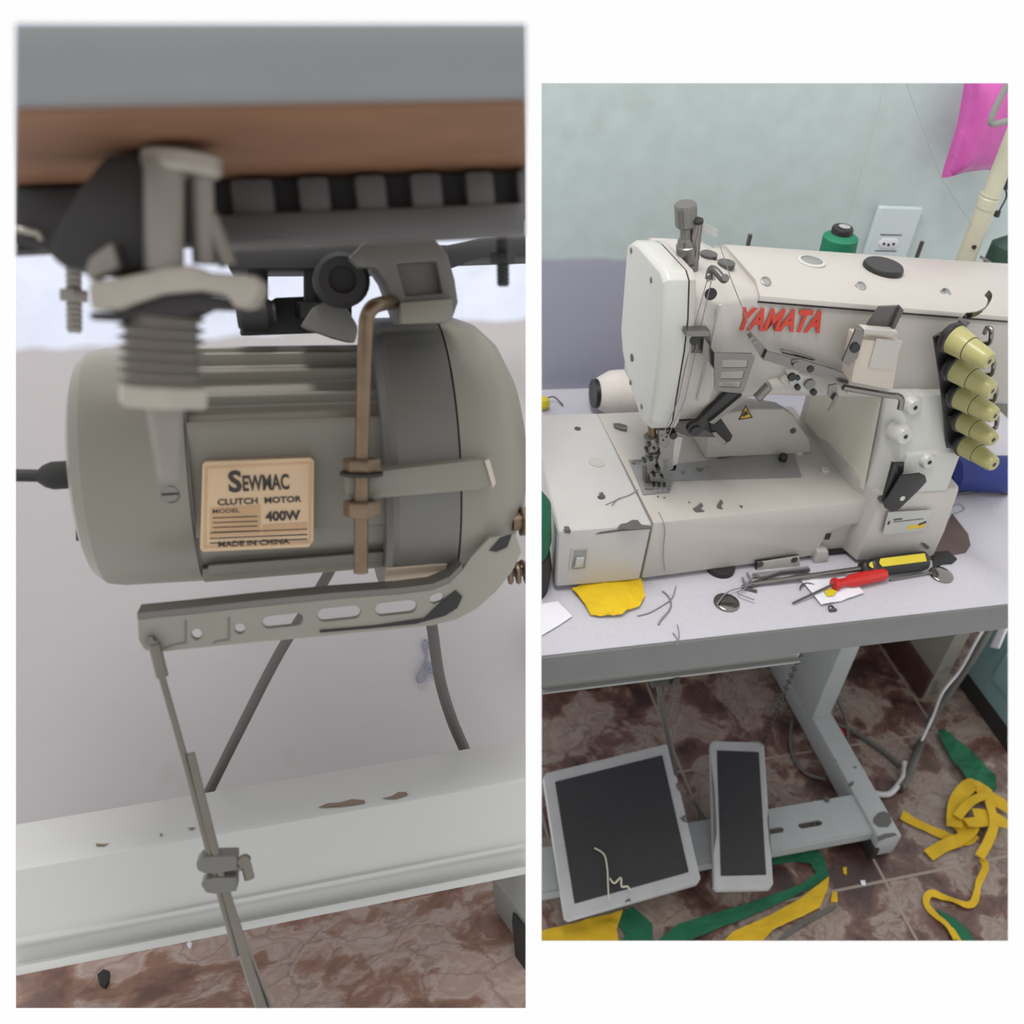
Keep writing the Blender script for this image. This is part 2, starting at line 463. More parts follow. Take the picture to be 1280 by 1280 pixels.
# ================================================================== THE PLACE UNDER THE MOTOR TABLE
# ---- table with its stand
TZ = .064
BY = L.at(338, 290, 'z', TZ).y
tab = thing('sewing_table', L, (0, .6, FZ), 'grey-edged table seen from below with a white steel stretcher, carrying the clutch motor', 'table')
b = B(); box(b, (-.7, .302, TZ + .004), (.5, BY, TZ + .042)); obj('tabletop', b, 'edge_grey', tab)
b = B()
pr = [(.303, TZ + .001)] + [(.304 - .017 * math.sin(math.pi * k / 12), TZ + .0215 - .0205 * math.cos(math.pi * k / 12)) for k in range(1, 12)] + [(.304, TZ + .042), (.312, TZ + .042), (.312, TZ + .001)]
loft(b, [[V(x, y, z) for y, z in pr] for x in (-.7, .5)])
obj('edge_band', b, 'edge_grey', tab, label='out-of-focus grey edge band')
b = B(); box(b, (-.7, .303, TZ), (.5, BY, TZ + .005)); obj('underside_board', b, 'wood', tab, label='bare brown wood underside')
b = B()
pf = [(977, .87), (1003, .835), (1008, .825), (1028, .802), (1032, .80), (1112, .80), (1116, .796), (1121, .796), (1125, .801), (1143, .802), (1146, .792), (1157, .79)]
sec = [L.at(338, y, 'y', yv) for y, yv in pf]
sec = [(p.y, p.z) for p in sec]
zb = sec[-1][1]
sec += [(.87, zb)]
loft(b, [[V(x, y, z) for y, z in sec] for x in (-.6, .5)])
st = obj('stretcher', b, 'beam', tab, bevel=.0015, label='white painted steel stretcher')
for pts in ([(398, 1010), (410, 1005), (425, 1004), (440, 1000), (455, 1001), (457, 1004), (440, 1007), (420, 1009)], [(478, 999), (490, 996), (498, 991), (508, 991), (510, 994), (495, 999)],
            [(120, 1055), (130, 1056), (137, 1055), (130, 1058), (121, 1058)], [(200, 1042), (204, 1044), (201, 1046)], [(235, 1036), (245, 1035), (240, 1038)]):
    # chipped paint on the sloping top of the stretcher
    b = B(); q = []
    for x, y in pts:
        o = L.i @ CAM; d = L.at(x, y, 'y', 1.0) - o
        # plane through (.835, z1) and (.80, z2)
        (y1, z1), (y2, z2) = sec[2], sec[3]
        n = Vector((0, -(z1 - z2), (y1 - y2)))
        p0 = Vector((0, y2, z2)); t = (p0 - o).dot(n) / d.dot(n)
        q.append(o + d * t)
    extrude_poly(b, [p + Vector((0, -.0006, .0008)) for p in q], (0, 0, .0004)); obj('paint_chip', b, 'rust', st, label='brown patch where paint has flaked')
b = B(); plate(b, L, [(614, 1096), (720, 1065), (720, 1230), (657, 1152)], 'z', -.575, -.04); obj('foot', b, 'stand_grey', tab, bevel=.003)
b = B(); plate(b, L, [(641, 1140), (653, 1147), (720, 1230), (720, 1260), (655, 1172), (640, 1152)], 'z', -.58, -.038); obj('rubber_foot', b, 'rubber', tab)

# ---- slotted rail behind the table edge
rail = thing('slotted_rail', L, (0, .42, .02), 'dark slotted rail hanging below the brown wood underside', 'rail')
b = B()
box(b, (-.3, .43, L.at(338, 300, 'y', .43).z), (.3, .45, TZ - .001))
obj('backing', b, 'rail_dark', rail)
bar = B()
p0 = L.at(262, 268, 'y', .415); p1 = L.at(262, 307, 'y', .415); xr = .3
box(bar, (p0.x, .415, p1.z), (xr, .449, p0.z)); obj('rail_bar', bar, 'rail_grey', rail, bevel=.003)
for x0, x1 in ((283, 345), (368, 415), (440, 486), (510, 556), (580, 621), (645, 690)):
    b = B(); a = L.at(x0, 204, 'y', .418); c = L.at(x1, 262, 'y', .418)
    box(b, (a.x, .418, c.z - .003), (c.x, .43, TZ - .0015)); obj('rail_block', b, 'rail_grey', rail, bevel=.0025)
b = B(); a = L.at(20, 228, 'y', .43); c = L.at(115, 300, 'y', .43)
plate(b, L, [(-20, 234), (150, 232), (150, 330), (75, 330), (55, 312), (20, 304), (-20, 298)], 'y', .425, .03); obj('end_plate', b, 'bracket_black', rail, bevel=.002)
b = B(); tube(b, pxs(L, [(-10, 284), (20, 286), (48, 292), (52, 300)], 'y', .42), .0012); obj('edge_wire', b, 'bracket_light', rail)

# ---- clamp with a hanging spindle, close to the lens
cl = thing('spindle_clamp', L, L.at(215, 350, 'y', 0.355), 'blurred grey clamp with a threaded spindle hanging under the table edge', 'clamp')
b = B(); plate(b, L, [(62, 300), (95, 235), (130, 192), (190, 188), (196, 330), (150, 345), (85, 338), (60, 325)], 'y', 0.355, .03); obj('clamp_body', b, 'bracket_black', cl, bevel=.004)
b = B(); a = L.at(205, 200, 'y', 0.350); c = L.at(205, 338, 'y', 0.350); cyl(b, a, c, .0062, 20); obj('post', b, 'bracket_metal', cl)
b = B(); a = L.at(250, 205, 'y', 0.357); c = L.at(256, 330, 'y', 0.357); cyl(b, a, c, .004, 16)
a = L.at(262, 270, 'y', 0.357); c = L.at(285, 332, 'y', 0.357); cyl(b, a, c, .003, 12); obj('bolt', b, 'bracket_metal', cl)
b = B(); a = L.at(228, 219, 'y', 0.355); c = L.at(228, 198, 'y', 0.355); lathe(b, [(0, .011), (.002, .0125), (.006, .0125), (.0075, .010)], a, c - a, 24); obj('washer', b, 'bracket_light', cl)
b = B(); plate(b, L, [(150, 335), (140, 300), (110, 322), (105, 338), (110, 352)], 'y', 0.345, .01); obj('lug', b, 'bracket_metal', cl, bevel=.002)
b = B(); plate(b, L, [(108, 352), (150, 346), (205, 334), (240, 330), (262, 340), (322, 344), (326, 362), (312, 384), (292, 386), (284, 370), (250, 364), (205, 368), (168, 380), (150, 388), (112, 388)], 'y', 0.340, .035)
obj('flange', b, 'bracket_light', cl, bevel=.003)
b = B(); plate(b, L, [(110, 390), (150, 390), (172, 382), (205, 370), (250, 366), (284, 372), (296, 388), (255, 386), (235, 396), (160, 398), (148, 402), (112, 400)], 'y', 0.344, .03)
obj('gasket', b, 'bracket_black', cl, bevel=.002)
b = B(); a = L.at(202, 390, 'y', 0.357); c = L.at(202, 485, 'y', 0.357); ln = (c - a).length
prof = [(0, .013)]
for k in range(7):
    h = ln * (k + .5) / 7; prof += [(h - ln / 18, .0112), (h, .0142), (h + ln / 18, .0112)]
prof += [(ln, .012)]
lathe(b, prof, a, c - a, 28); obj('spindle_thread', b, 'bracket_metal', cl)
b = B(); a = L.at(204, 480, 'y', 0.357); c = L.at(204, 508, 'y', 0.357); hexnut(b, a, c - a, .0152, (c - a).length); obj('lock_nut', b, 'bracket_light', cl)
b = B(); a = L.at(206, 508, 'y', 0.357); c = L.at(212, 600, 'y', 0.357); cyl(b, a, c, .0058, 20, .0034); obj('spindle_tip', b, 'bracket_metal', cl)

# ---- screws hanging from the board
def board_screw(label, x, y0, y1, y2, yv, m):
    s = thing('hanging_bolt', L, L.at(x, y0, 'y', yv), label, 'bolt', 'bolts under the motor table')
    a = L.at(x, y0, 'y', yv); c = L.at(x + 1, y2, 'y', yv); d = (c - a); ln = d.length
    bb = B(); prof = [(0, .0032)]
    for k in range(11):
        h = ln * (k + 1) / 12; prof += [(h - ln / 40, .0030), (h, .0036)]
    prof += [(ln, .0026)]; lathe(bb, prof, a, d, 14); obj('shank', bb, m, s)
    n = L.at(x, y1, 'y', yv); bb = B(); hexnut(bb, n, d, .0066, .0055); obj('nut', bb, m, s)
    return s
board_screw('steel bolt with a nut hanging at the left beside the blurred clamp', 92, 330, 362, 416, .5, 'bracket_metal')
board_screw('dark bolt with a nut hanging at the right above the motor housing', 628, 295, 316, 358, .52, 'rail_dark')

# ---- clutch motor
mo = thing('clutch_motor', M, (0, 0, 0), 'grey clutch motor with a copper nameplate slung under the table', 'motor')
mx = lambda px, y=-.085: M.at(px, 575, 'y', y).x
xl, xs, xb, xh = mx(93, -.04), mx(232), mx(462), mx(474, -.06)
b = B(); lathe(b, [(0, .0), (0, .068), (.003, .076), (.010, .0825), (.02, .0845), (xs - xl, .086)], (xl, 0, 0), (1, 0, 0), 72); ec = obj('end_cap', b, 'motor', mo, ang=25)
b = B()
th = [-90]
out = []
def rp(a, r): a = math.radians(a); out.append((-r * math.cos(a), r * math.sin(a)))
for a in range(-170, -28, 10): rp(a, .0825)
rp(-28, .0865); rp(21, .0842)
for g0, g1 in ((26, 36), (40, 51), (55, 67), (71, 79)):
    rp(g0 - 2.6, .0856); rp(g0 - .6, .0856); rp(g0, .0765); rp(g1, .0765)
rp(80, .0852); rp(90, .0845)
for a in range(92, 181, 11): rp(a, .0825)
loft(b, [[V(x, y, z) for y, z in out] for x in (xs + .0012, xh + .01)]); obj('ribbed_body', b, 'motor', mo, bevel=.0008, seg=1)
b = B(); cyl(b, (xs - .001, 0, 0), (xs + .002, 0, 0), .0835, 64); obj('seam', b, 'motor_dark', mo)
b = B(); zf = M.at(340, 702, 'y', -.05).z; zg = M.at(340, 719, 'y', -.05).z
box(b, (xs + .002, -.056, zg), (xh, .05, zf)); box(b, (xs + .006, -.060, zf - .004), (xh, .05, zf + .003)); obj('bottom_flange', b, 'motor', mo, bevel=.0015)
# nameplate
yn = -.0905
npl = None
b = B(); plate(b, M, [(253, 580), (258, 577), (388, 572), (393, 576), (392, 676), (386, 684), (254, 690), (250, 686)], 'y', yn, .012); npl = obj('nameplate', b, 'copper_plate', mo, bevel=.0005, label='copper coloured nameplate')
b = B()
o1 = [(256, 583), (390, 577), (389, 680), (254, 686)]; o2 = [(259, 586), (387, 580), (386, 677), (257, 683)]
plate(b, M, o1, 'y', yn - .0004, .0006, [o2]); obj('border_line', b, 'copper_dark', npl)
b = B(); plate(b, M, [(263, 634), (326, 631), (326, 668), (262, 671)], 'y', yn - .0003, .0005); plate(b, M, [(328, 656), (384, 653), (384, 664), (328, 668)], 'y', yn - .0003, .0005); obj('shaded_panel', b, 'copper_dark', npl)
def mtext(name, s, x0, y0, x1, y1, h, m, bold=.01):
    a = M.at(x0, y0, 'y', yn - .0004); c = M.at(x1, y1, 'y', yn - .0004)
    return lettering(name, s, a, c - a, (0, 0, 1), (c - a).length, h, m, npl, bold=bold, depth=.0004)
PXM = 1 / 1760
mtext('lettering', 'S', 286, 616, 303, 615.3, 26 * PXM, 'print_dark', .035)
mtext('lettering', 'EWMAC', 304, 614.5, 362, 612, 19 * PXM, 'print_dark', .03)
mtext('lettering', 'CLUTCH  MOTOR', 272, 632, 377, 627.5, 7.5 * PXM, 'print_dark', .03)
mtext('lettering', '400W', 332, 652, 376, 650, 12 * PXM, 'print_dark', .04)
mtext('lettering', 'MADE IN CHINA', 273, 684, 362, 680, 6.5 * PXM, 'print_dark', .02)
mtext('lettering', 'MODEL', 266, 642, 300, 640.5, 5 * PXM, 'print_dark', .01)
b = B()
for y in (647, 653, 659, 665):
    plate(b, M, [(266, y), (322, y - 2), (322, y - .8), (266, y + 1.2)], 'y', yn - .0008, .0006)
for y in (660, 667, 673): plate(b, M, [(262, y + 6), (384, y + 1), (384, y + 2), (262, y + 7)], 'y', yn - .0008, .0006)
obj('small_print', b, 'print_dark', npl)
b = B(); c = M.at(213, 617, 'y', -.084); lathe(b, [(-.004, .0062), (.001, .0062), (.002, .005), (.002, .0)], c, (0, -1, 0), 20); sc = obj('cap_screw', b, 'steel', ec)
b = B(); box(b, (c.x - .005, c.y - .0026, c.z - .0007), (c.x + .005, c.y - .0018, c.z + .0007)); obj('slot', b, 'black', sc)
# cable gland and cable at the left end
b = B(); a = M.at(90, 593, 'y', -.03); c = M.at(58, 595, 'y', -.03)
lathe(b, [(-.004, .0095), (.012, .0095), (.017, .0075), (.021, .004)], a, c - a, 20); obj('cable_gland', b, 'rubber', mo)
b = B(); tube(b, smooth_pts(pxs(M, [(64, 595), (40, 594.5), (10, 594), (-30, 593)], 'y', -.03)), .0042); obj('power_cable', b, 'rubber', mo)
b = B(); plate(b, M, [(94, 648), (99, 648), (100, 676), (95, 676)], 'y', -.04, .012); obj('vent_clip', b, 'black', ec)
# clutch housing
xg = mx(572, -.10); xr_ = mx(640, -.02)
b = B(); lathe(b, [(0, .055), (0, .098), (.004, .104), (.008, .106), (xg - xh, .1075)], (xh, 0, -.002), (1, 0, 0), 96); hs = obj('clutch_housing', b, 'motor_dark', mo, ang=22)
b = B(); cyl(b, (xg - .001, 0, -.002), (xg + .0022, 0, -.002), .1048, 96); obj('joint_line', b, 'rail_dark', hs)
b = B(); w = xr_ - xg
lathe(b, [(.0014, .1075), (w * .25, .107), (w * .55, .101), (w * .8, .088), (w, .066), (w * 1.08, .05), (w * 1.08, .0)], (xg, 0, -.002), (1, 0, 0), 96); dm = obj('clutch_cover', b, 'motor', mo, ang=40)
b = B()
rows = []
for t in (-40, -43, -46, -49):
    a = math.radians(t); rows.append([V(M.at(px, 700, 'y', -.06).x, -.1084 * math.cos(a), -.002 + .1084 * math.sin(a)) for px in (478, 500, 525, 552)])
vv = [[b.verts.new(p) for p in r] for r in rows]
for r0, r1 in zip(vv, vv[1:]):
    for i in range(3): b.faces.new((r0[i], r0[i + 1], r1[i + 1], r1[i]))
r_ = bmesh.ops.extrude_face_region(b, geom=b.faces[:])
for g in r_['geom']:
    if isinstance(g, bmesh.types.BMVert): g.co = Vector((g.co.x, g.co.y * .985, g.co.z * .985))
obj('sticker', b, 'sticker_cream', hs, label='worn cream sticker')
# adjusting bolt and clamp arm
yb = -.128
b = B(); plate(b, M, [(432, 596), (440, 592), (600, 574), (618, 578), (620, 604), (600, 613), (445, 626), (432, 622)], 'y', -.122, .03); obj('clamp_arm', b, 'motor', mo, bevel=.003)
b = B(); plate(b, M, [(606, 576), (612, 574), (620, 604), (616, 610)], 'y', -.1235, .003); obj('paint_drip', b, 'cup', mo)
b = B(); p = [M.at(492, 378, 'y', -.105), M.at(480, 379, 'y', -.118), M.at(466, 384, 'y', yb), M.at(459, 396, 'y', yb), M.at(457, 415, 'y', yb), M.at(454, 500, 'y', yb), M.at(452, 600, 'y', yb), M.at(451, 716, 'y', yb)]
tube(b, smooth_pts(p, 5), .0047, 14); obj('hook_bolt', b, 'brass_steel', mo, label='rusty hooked adjusting bolt')
for y0, y1, r in ((573, 590, .0118), (626, 645, .0118)):
    b = B(); a = M.at(452, y0, 'y', yb); c = M.at(452, y1, 'y', yb); hexnut(b, a, c - a, r, (c - a).length); obj('bolt_nut', b, 'brass_steel', mo)
b = B(); a = M.at(452, 590, 'y', yb); c = M.at(452, 594, 'y', yb); cyl(b, a, c, .0135, 24); obj('bolt_washer', b, 'rail_dark', mo)
# hinge bracket above the housing
b = B(); plate(b, M, [(436, 322), (452, 306), (480, 298), (545, 300), (560, 318), (569, 350), (573, 378), (566, 398), (556, 404), (500, 406), (497, 392), (482, 352), (470, 334), (448, 334)], 'y', -.108, .05,
      [[(496, 330), (545, 327), (553, 366), (507, 370)]]); hb = obj('hinge_bracket', b, 'motor_dark', mo, bevel=.002)
b = B(); plate(b, M, [(500, 378), (566, 373), (566, 396), (556, 403), (501, 405)], 'y', -.116, .01); obj('hinge_block', b, 'motor', hb, bevel=.0015)
b = B(); plate(b, M, [(490, 326), (548, 323), (556, 370), (502, 374)], 'y', -.098, .03); obj('hinge_web', b, 'motor_dark', hb)
b = B(); a = M.at(425, 352, 'y', -.07); lathe(b, [(0, .018), (.02, .018), (.024, .015), (.024, .009), (.018, .009), (.018, 0)], a, (0, -1, 0), 28); obj('hinge_eye', b, 'rail_dark', hb)
b = B(); plate(b, M, [(376, 408), (392, 384), (410, 374), (432, 382), (448, 408), (444, 430), (420, 424)], 'y', -.075, .04); obj('support_lug', b, 'motor_dark', mo, bevel=.003)
b = B(); plate(b, M, [(286, 306), (385, 308), (440, 304), (560, 306), (600, 298), (720, 290), (720, 318), (600, 322), (560, 336), (440, 336), (285, 336)], 'y', -.05, .09); obj('mounting_plate', b, 'rail_dark', mo, bevel=.002)
for px in (322, 392):
    b = B(); a = M.at(px, 330, 'y', -.02); c = M.at(px, 415, 'y', -.02); cyl(b, a, c, .007, 16)
    hexnut(b, M.at(px, 378, 'y', -.02), c - a, .013, .012); obj('mounting_bolt', b, 'rail_dark', mo)
b = B(); a = M.at(296, 395, 'y', -.03); c = M.at(345, 392, 'y', -.03); lathe(b, [(0, .008), (.003, .012), (.02, .012), (.024, .009), ((c - a).length, .009)], a, c - a, 20); obj('pivot_pin', b, 'rail_dark', mo)
b = B(); plate(b, M, [(300, 400), (345, 372), (440, 368), (440, 415), (300, 420)], 'y', -.012, .02); obj('support_rib', b, 'rail_dark', mo, bevel=.002)
# clutch lever
yl = -.100
top = [(172, 774), (240, 767), (320, 758), (420, 748), (500, 742), (540, 737), (562, 728), (578, 712), (590, 695), (612, 672), (645, 668), (652, 690), (640, 715), (620, 740), (595, 762), (570, 775), (540, 782), (480, 788), (400, 796), (320, 803), (240, 811), (192, 816), (180, 812), (173, 800)]
def slot(x0, x1, yc0, yc1, h, n=6):
    pts = []
    for k in range(n + 1):
        t = math.pi / 2 + math.pi * k / n; pts.append((x0 + h + h * math.cos(t), yc0 - h * math.sin(t)))
    for k in range(n + 1):
        t = -math.pi / 2 + math.pi * k / n; pts.append((x1 - h + h * math.cos(t), yc1 - h * math.sin(t)))
    return pts
holes = [slot(239, 253, 793, 793, 6.9), slot(293, 307, 786, 786, 6.4), slot(328, 379, 778, 774, 7.5), slot(397, 451, 769, 765, 8), slot(469, 521, 762, 758, 8), slot(537, 555, 749, 747, 6)]
b = B(); plate(b, M, top, 'y', yl, .006, holes); lv = obj('clutch_lever', b, 'motor_lever', mo, bevel=.0006, seg=1)
b = B()
edge_t = [(172, 774), (240, 767), (320, 758), (420, 748), (500, 742), (540, 737), (562, 728), (578, 712)]
q = pxs(M, edge_t, 'y', yl); loft(b, [[p, p + V(0, .022, 0), p + V(0, .022, .004), p + V(0, 0, .004)] for p in q]); obj('lever_flange', b, 'motor_dark', lv)  # darker grey than the lever, standing in for the motor's shadow on top
b = B()
for x0, x1, ya, yb_, yc, yd in ((186, 232, 777, 773, 812, 807), (246, 286, 772, 769, 806, 803)):
    plate(b, M, [(x1 - 1, yb_ + 3), (x1 + 1, yb_ + 3), (x1 + 1, yd - 2), (x1 - 12, yd - 1), (x0 + 20, yc - 1), (x0 + 20, yc - 2.4), (x1 - 12, yd - 2.4), (x1 - 1, yd - 4)], 'y', yl - .0006, .001)
obj('casting_mark', b, 'motor_dark', lv)
b = B(); plate(b, M, [(556, 748), (570, 738), (578, 746), (572, 760), (556, 770), (520, 780), (460, 786), (400, 791), (400, 788), (470, 782), (530, 773)], 'y', yl - .0012, .0015); obj('lever_recess', b, 'rail_dark', lv)
# springs and bolts at the right of the cover
for (x, y, yv) in ((643, 716, -.07),):
    b = B(); a = M.at(632, 716, 'y', yv); c = M.at(700, 712, 'y', yv); d = c - a
    u = d.orthogonal().normalized(); w2 = d.cross(u).normalized(); pts = []
    for k in range(91):
        t = k / 90; an = 2 * math.pi * 7 * t; pts.append(a + d * t + (u * math.cos(an) + w2 * math.sin(an)) * .0075)
    tube(b, pts, .0019, 8); sp_ = obj('return_spring', b, 'brass_steel', mo, label='coiled return spring')
    b = B(); cyl(b, a - d * .3, c, .0035, 12); obj('spring_pin', b, 'steel_dark', sp_)
b = B(); a = M.at(640, 652, 'y', -.075); c = M.at(700, 648, 'y', -.075); cyl(b, a, c, .007, 14); hexnut(b, M.at(650, 652, 'y', -.075), c - a, .012, .008); obj('cover_bolt', b, 'brass_steel', mo)
b = B(); plate(b, M, [(612, 688), (626, 672), (640, 668), (634, 684), (620, 690)], 'y', -.1012, .002); obj('lever_slot', b, 'rail_dark', lv)

# ---- connecting rod from lever to pedal
pt = L.i @ (M.m @ M.at(190, 802, 'y', yl - .004)); ry = pt.y
rd = thing('pitman_rod', L, pt, 'pair of thin steel rods joined by a small clamp, hooked to the lever end', 'rod')
lp = lambda x, y: L.at(x, y, 'y', ry - (y - 800) * .00006)
b = B(); tube(b, [lp(190, 800), lp(205, 856), lp(236, 966), lp(268, 1090), lp(296, 1195)], .0022, 10); obj('upper_rod', b, 'rod', rd)
b = B(); tube(b, [lp(193, 806), lp(203, 846)], .0038, 12); tube(b, [L.at(190, 798, 'y', ry + .012), lp(189, 799) - V(0, .003, 0), lp(192, 806)], .003, 10); obj('rod_hook', b, 'rod', rd)
b = B(); tube(b, [lp(238, 942), lp(262, 1040), lp(284, 1122), lp(306, 1195), lp(338, 1290)], [.0028, .003, .003, .0036, .0042], 12); obj('lower_rod', b, 'rod', rd)
b = B(); tube(b, [lp(298, 1160), lp(318, 1205), lp(345, 1275)], .0012, 8); obj('thin_wire', b, 'rod', rd)
for pts in ([(246, 1076), (252, 1069), (264, 1067), (294, 1066), (298, 1070), (297, 1084), (272, 1088), (256, 1088), (248, 1084)], [(252, 1102), (258, 1095), (270, 1093), (296, 1093), (297, 1110), (272, 1114), (258, 1112)]):
    b = B(); q = [lp(x, y) + V(0, -.004, 0) for x, y in pts]; extrude_poly(b, q, (0, .012, 0)); cp = obj('clamp_plate', b, 'motor_dark', rd, bevel=.001)
b = B(); q = [lp(x, y) + V(0, .002, 0) for x, y in ((292, 1068), (297, 1068), (297, 1110), (292, 1110))]; extrude_poly(b, q, (0, .007, 0)); obj('clamp_web', b, 'motor_dark', rd)
b = B(); a = lp(292, 1084); c = lp(311, 1085); cyl(b, a, c, .0022, 12); cyl(b, lp(306, 1075), lp(312, 1098), .0034, 14); lathe(b, [(0, .004), (.004, .004)], lp(306, 1074), (0, -1, 0), 14); obj('thumb_screw', b, 'rod', rd)

# ---- cables behind the motor, thread on the wall, specks on the floor
b = B(); tube(b, smooth_pts([L.at(425, 690, 'y', .885), L.at(400, 735, 'y', .885), L.at(350, 815, 'y', .89), L.at(300, 912, 'y', .90), L.at(262, 988, 'y', .915), L.at(240, 1032, 'y', .93)]), .0048)
solo('power_cable', L, b, 'cable', 'grey cable running down left from the motor to behind the stretcher', 'cable')
b = B(); tube(b, smooth_pts([L.at(538, 770, 'y', .915), L.at(541, 790, 'y', .91), L.at(550, 850, 'y', .905), L.at(565, 900, 'y', .91), L.at(582, 940, 'y', .925), L.at(600, 985, 'y', .95)]), .0056)
solo('power_cable', L, b, 'cable', 'grey cable curving down right below the slotted lever', 'cable')
b = B(); wl = lambda pts: smooth_pts([L.at(x, y, 'y', 1.076) for x, y in pts], 5)
tube(b, wl([(531, 799), (528, 806), (532, 812), (536, 806), (532, 800)]), .0011, 6)
tube(b, wl([(532, 812), (533, 820), (527, 835), (521, 846), (524, 853), (530, 850), (534, 838), (538, 828), (533, 836), (540, 840), (536, 830), (541, 842)]), .0013, 6)
solo('thread_loop', L, b, 'wire_blue', 'small bluish loop of wire on the white wall beside the right cable', 'wire')
def speck(name, fr, pts, z, m, label, cat, h=.004):
    b = B(); plate(b, fr, pts, 'z', z, h); return solo(name, fr, b, m, label, cat, bevel=.0008)
speck('paper_scrap', L, [(234, 1183), (238, 1180), (241, 1183), (239, 1187), (235, 1186)], FZ, 'paper', 'tiny white paper scrap on the brown tiles under the stretcher', 'scrap')
speck('fluff_scrap', L, [(122, 1222), (130, 1215), (138, 1218), (137, 1230), (132, 1237), (125, 1232)], FZ, 'rubber', 'small dark scrap on the brown tiles at lower left', 'scrap')

# ================================================================== THE ROOM WITH THE WHITE MACHINE
T = .75
# ---- table and stand
tb = thing('sewing_table', R, (.46, .3, 0), 'white-topped table with a grey edge on a white steel stand, carrying the white machine', 'table')
b = B(); box(b, (-.75, .004, T - .042), (.64, .565, T)); obj('tabletop', b, 'laminate', tb, bevel=.001)
b = B(); box(b, (-.75, 0, T - .046), (.64, .0045, T - .001)); obj('edge_band', b, 'edge_grey_dark', tb, bevel=.0018, label='grey edge band')
b = B(); q = R.at(998, 826, 'y', .02)
box(b, (-.75, .022, q.z + .003), (q.x, .035, T - .046)); box(b, (-.75, .016, q.z), (q.x, .035, q.z + .004)); obj('apron', b, 'stand_grey', tb, bevel=.001)
b = B(); box(b, (.438, .365, .055), (.480, .475, T - .042)); obj('column', b, 'stand_paint', tb, bevel=.003)
b = B(); box(b, (.438, .30, T - .052), (.480, .54, T - .042)); obj('top_plate', b, 'stand_paint', tb, bevel=.001)
b = B(); box(b, (.440, .078, .004), (.488, .585, .060)); ft = obj('foot', b, 'stand_paint', tb, bevel=.004)
b = B(); box(b, (.436, .074, 0), (.449, .118, .034)); obj('foot_cap', b, 'rubber', tb, bevel=.004)
def chip(parent, fr, pts, axis, val, t, m='chip', name='paint_chip'):
    b = B(); plate(b, fr, pts, axis, val, t); return obj(name, b, m, parent)
for pts in ([(1092, 1022), (1098, 1016), (1106, 1014), (1112, 1018), (1115, 1028), (1110, 1034), (1098, 1034), (1091, 1028)], [(1096, 1046), (1106, 1042), (1118, 1041), (1122, 1044), (1108, 1048), (1098, 1052)],
            [(1060, 980), (1067, 976), (1067, 981), (1061, 984)], [(1065, 958), (1071, 958), (1070, 961)], [(1043, 948), (1046, 951), (1044, 952)]):
    chip(ft, R, pts, 'z', .0603, .0004)
def stslot(x0, x1, y, w): 
    return [(x0, y - w), (x1, y - w), (x1 + w, y), (x1, y + w), (x0, y + w), (x0 - w, y)]
b = B(); sl = [[V(x0, .137, .05), V(x0 + .006, .131, .05), V(x1 - .006, .131, .05), V(x1, .137, .05), V(x1 - .006, .143, .05), V(x0 + .006, .143, .05)] for x0, x1 in ((.30, .352), (.232, .272))]
extrude_poly(b, [V(-.75, .102, .05), V(.440, .102, .05), V(.440, .182, .05), V(-.75, .182, .05)], (0, 0, .004), sl)
box(b, (-.75, .098, .032), (.44, .102, .052)); obj('stretcher', b, 'stand_paint', tb)
b = B(); a = R.at(1033, 1000, 'z', .054); cyl(b, a - V(0, 0, .004), a + V(0, 0, .004), .006, 6); obj('stretcher_bolt', b, 'steel_dark', tb)

# ---- pedals
def pedal(name, label, corners, z0, z1, ins, chips):
    """corners: near-left, near-right, far-right, far-left in pixels; the far edge stands at z1."""
    zs = (z0, z0, z1, z1)
    P = [R.at(x, y, 'z', z) for (x, y), z in zip(corners, zs)]
    c = sum(P, Vector()) / 4
    t = thing(name, R, (c.x, c.y, .03), label, 'pedal')
    n = (P[1] - P[0]).cross(P[3] - P[0]).normalized()
    def inn(k):
        u = (P[1] - P[0]).normalized(); v = (P[3] - P[0]).normalized()
        sg = ((1, 1), (-1, 1), (-1, -1), (1, -1))[k]
        return P[k] + u * sg[0] * ins[0] + v * sg[1] * ins[1]
    I = [inn(k) for k in range(4)]
    b = B(); cut = .012
    o = []
    for k in range(4):
        a, p, q = P[k - 1], P[k], P[(k + 1) % 4]
        o += [p + (a - p).normalized() * cut * .5, p + (q - p).normalized() * cut * .5]
    extrude_poly(b, [p - n * .016 for p in o], n * .016); fr_ = obj('frame', b, 'pedal_paint', t, bevel=.002, label='chipped white frame')
    b = B(); extrude_poly(b, [p - n * .001 for p in I], n * .003); obj('mat', b, 'pedal_mat', t, bevel=.0008, label='black textured rubber mat')
    b = B(); m_ = (P[2] + P[3]) / 2 * .5 + (P[0] + P[1]) / 2 * .5; box(b, (m_.x - .02, m_.y - .012, .028), (m_.x + .02, m_.y + .012, min(z0, z1) + .002)); obj('pivot', b, 'stand_grey', t)
    for e, s0, s1, w in chips:
        p, q = P[e], P[(e + 1) % 4]; d = q - p; m1 = (P[(e + 2) % 4] - q).normalized()
        a = p + d * s0; c2 = p + d * s1
        b = B(); extrude_poly(b, [a + n * .0003, a + (c2 - a) * .5 + m1 * w * .2 + n * .0003, c2 + n * .0003, a + (c2 - a) * .8 + m1 * w + n * .0003, a + (c2 - a) * .35 + m1 * w * .8 + n * .0003], n * .0004); obj('paint_chip', b, 'chip', fr_)
    return t
pedal('treadle_pedal', 'large square pedal with a black mat in a white frame', [(707, 1150), (877, 1102), (836, 929), (679, 967)], .085, .125, (.019, .021), [(1, .40, .46, .012), (1, .62, .70, .006), (0, .42, .47, .006)])
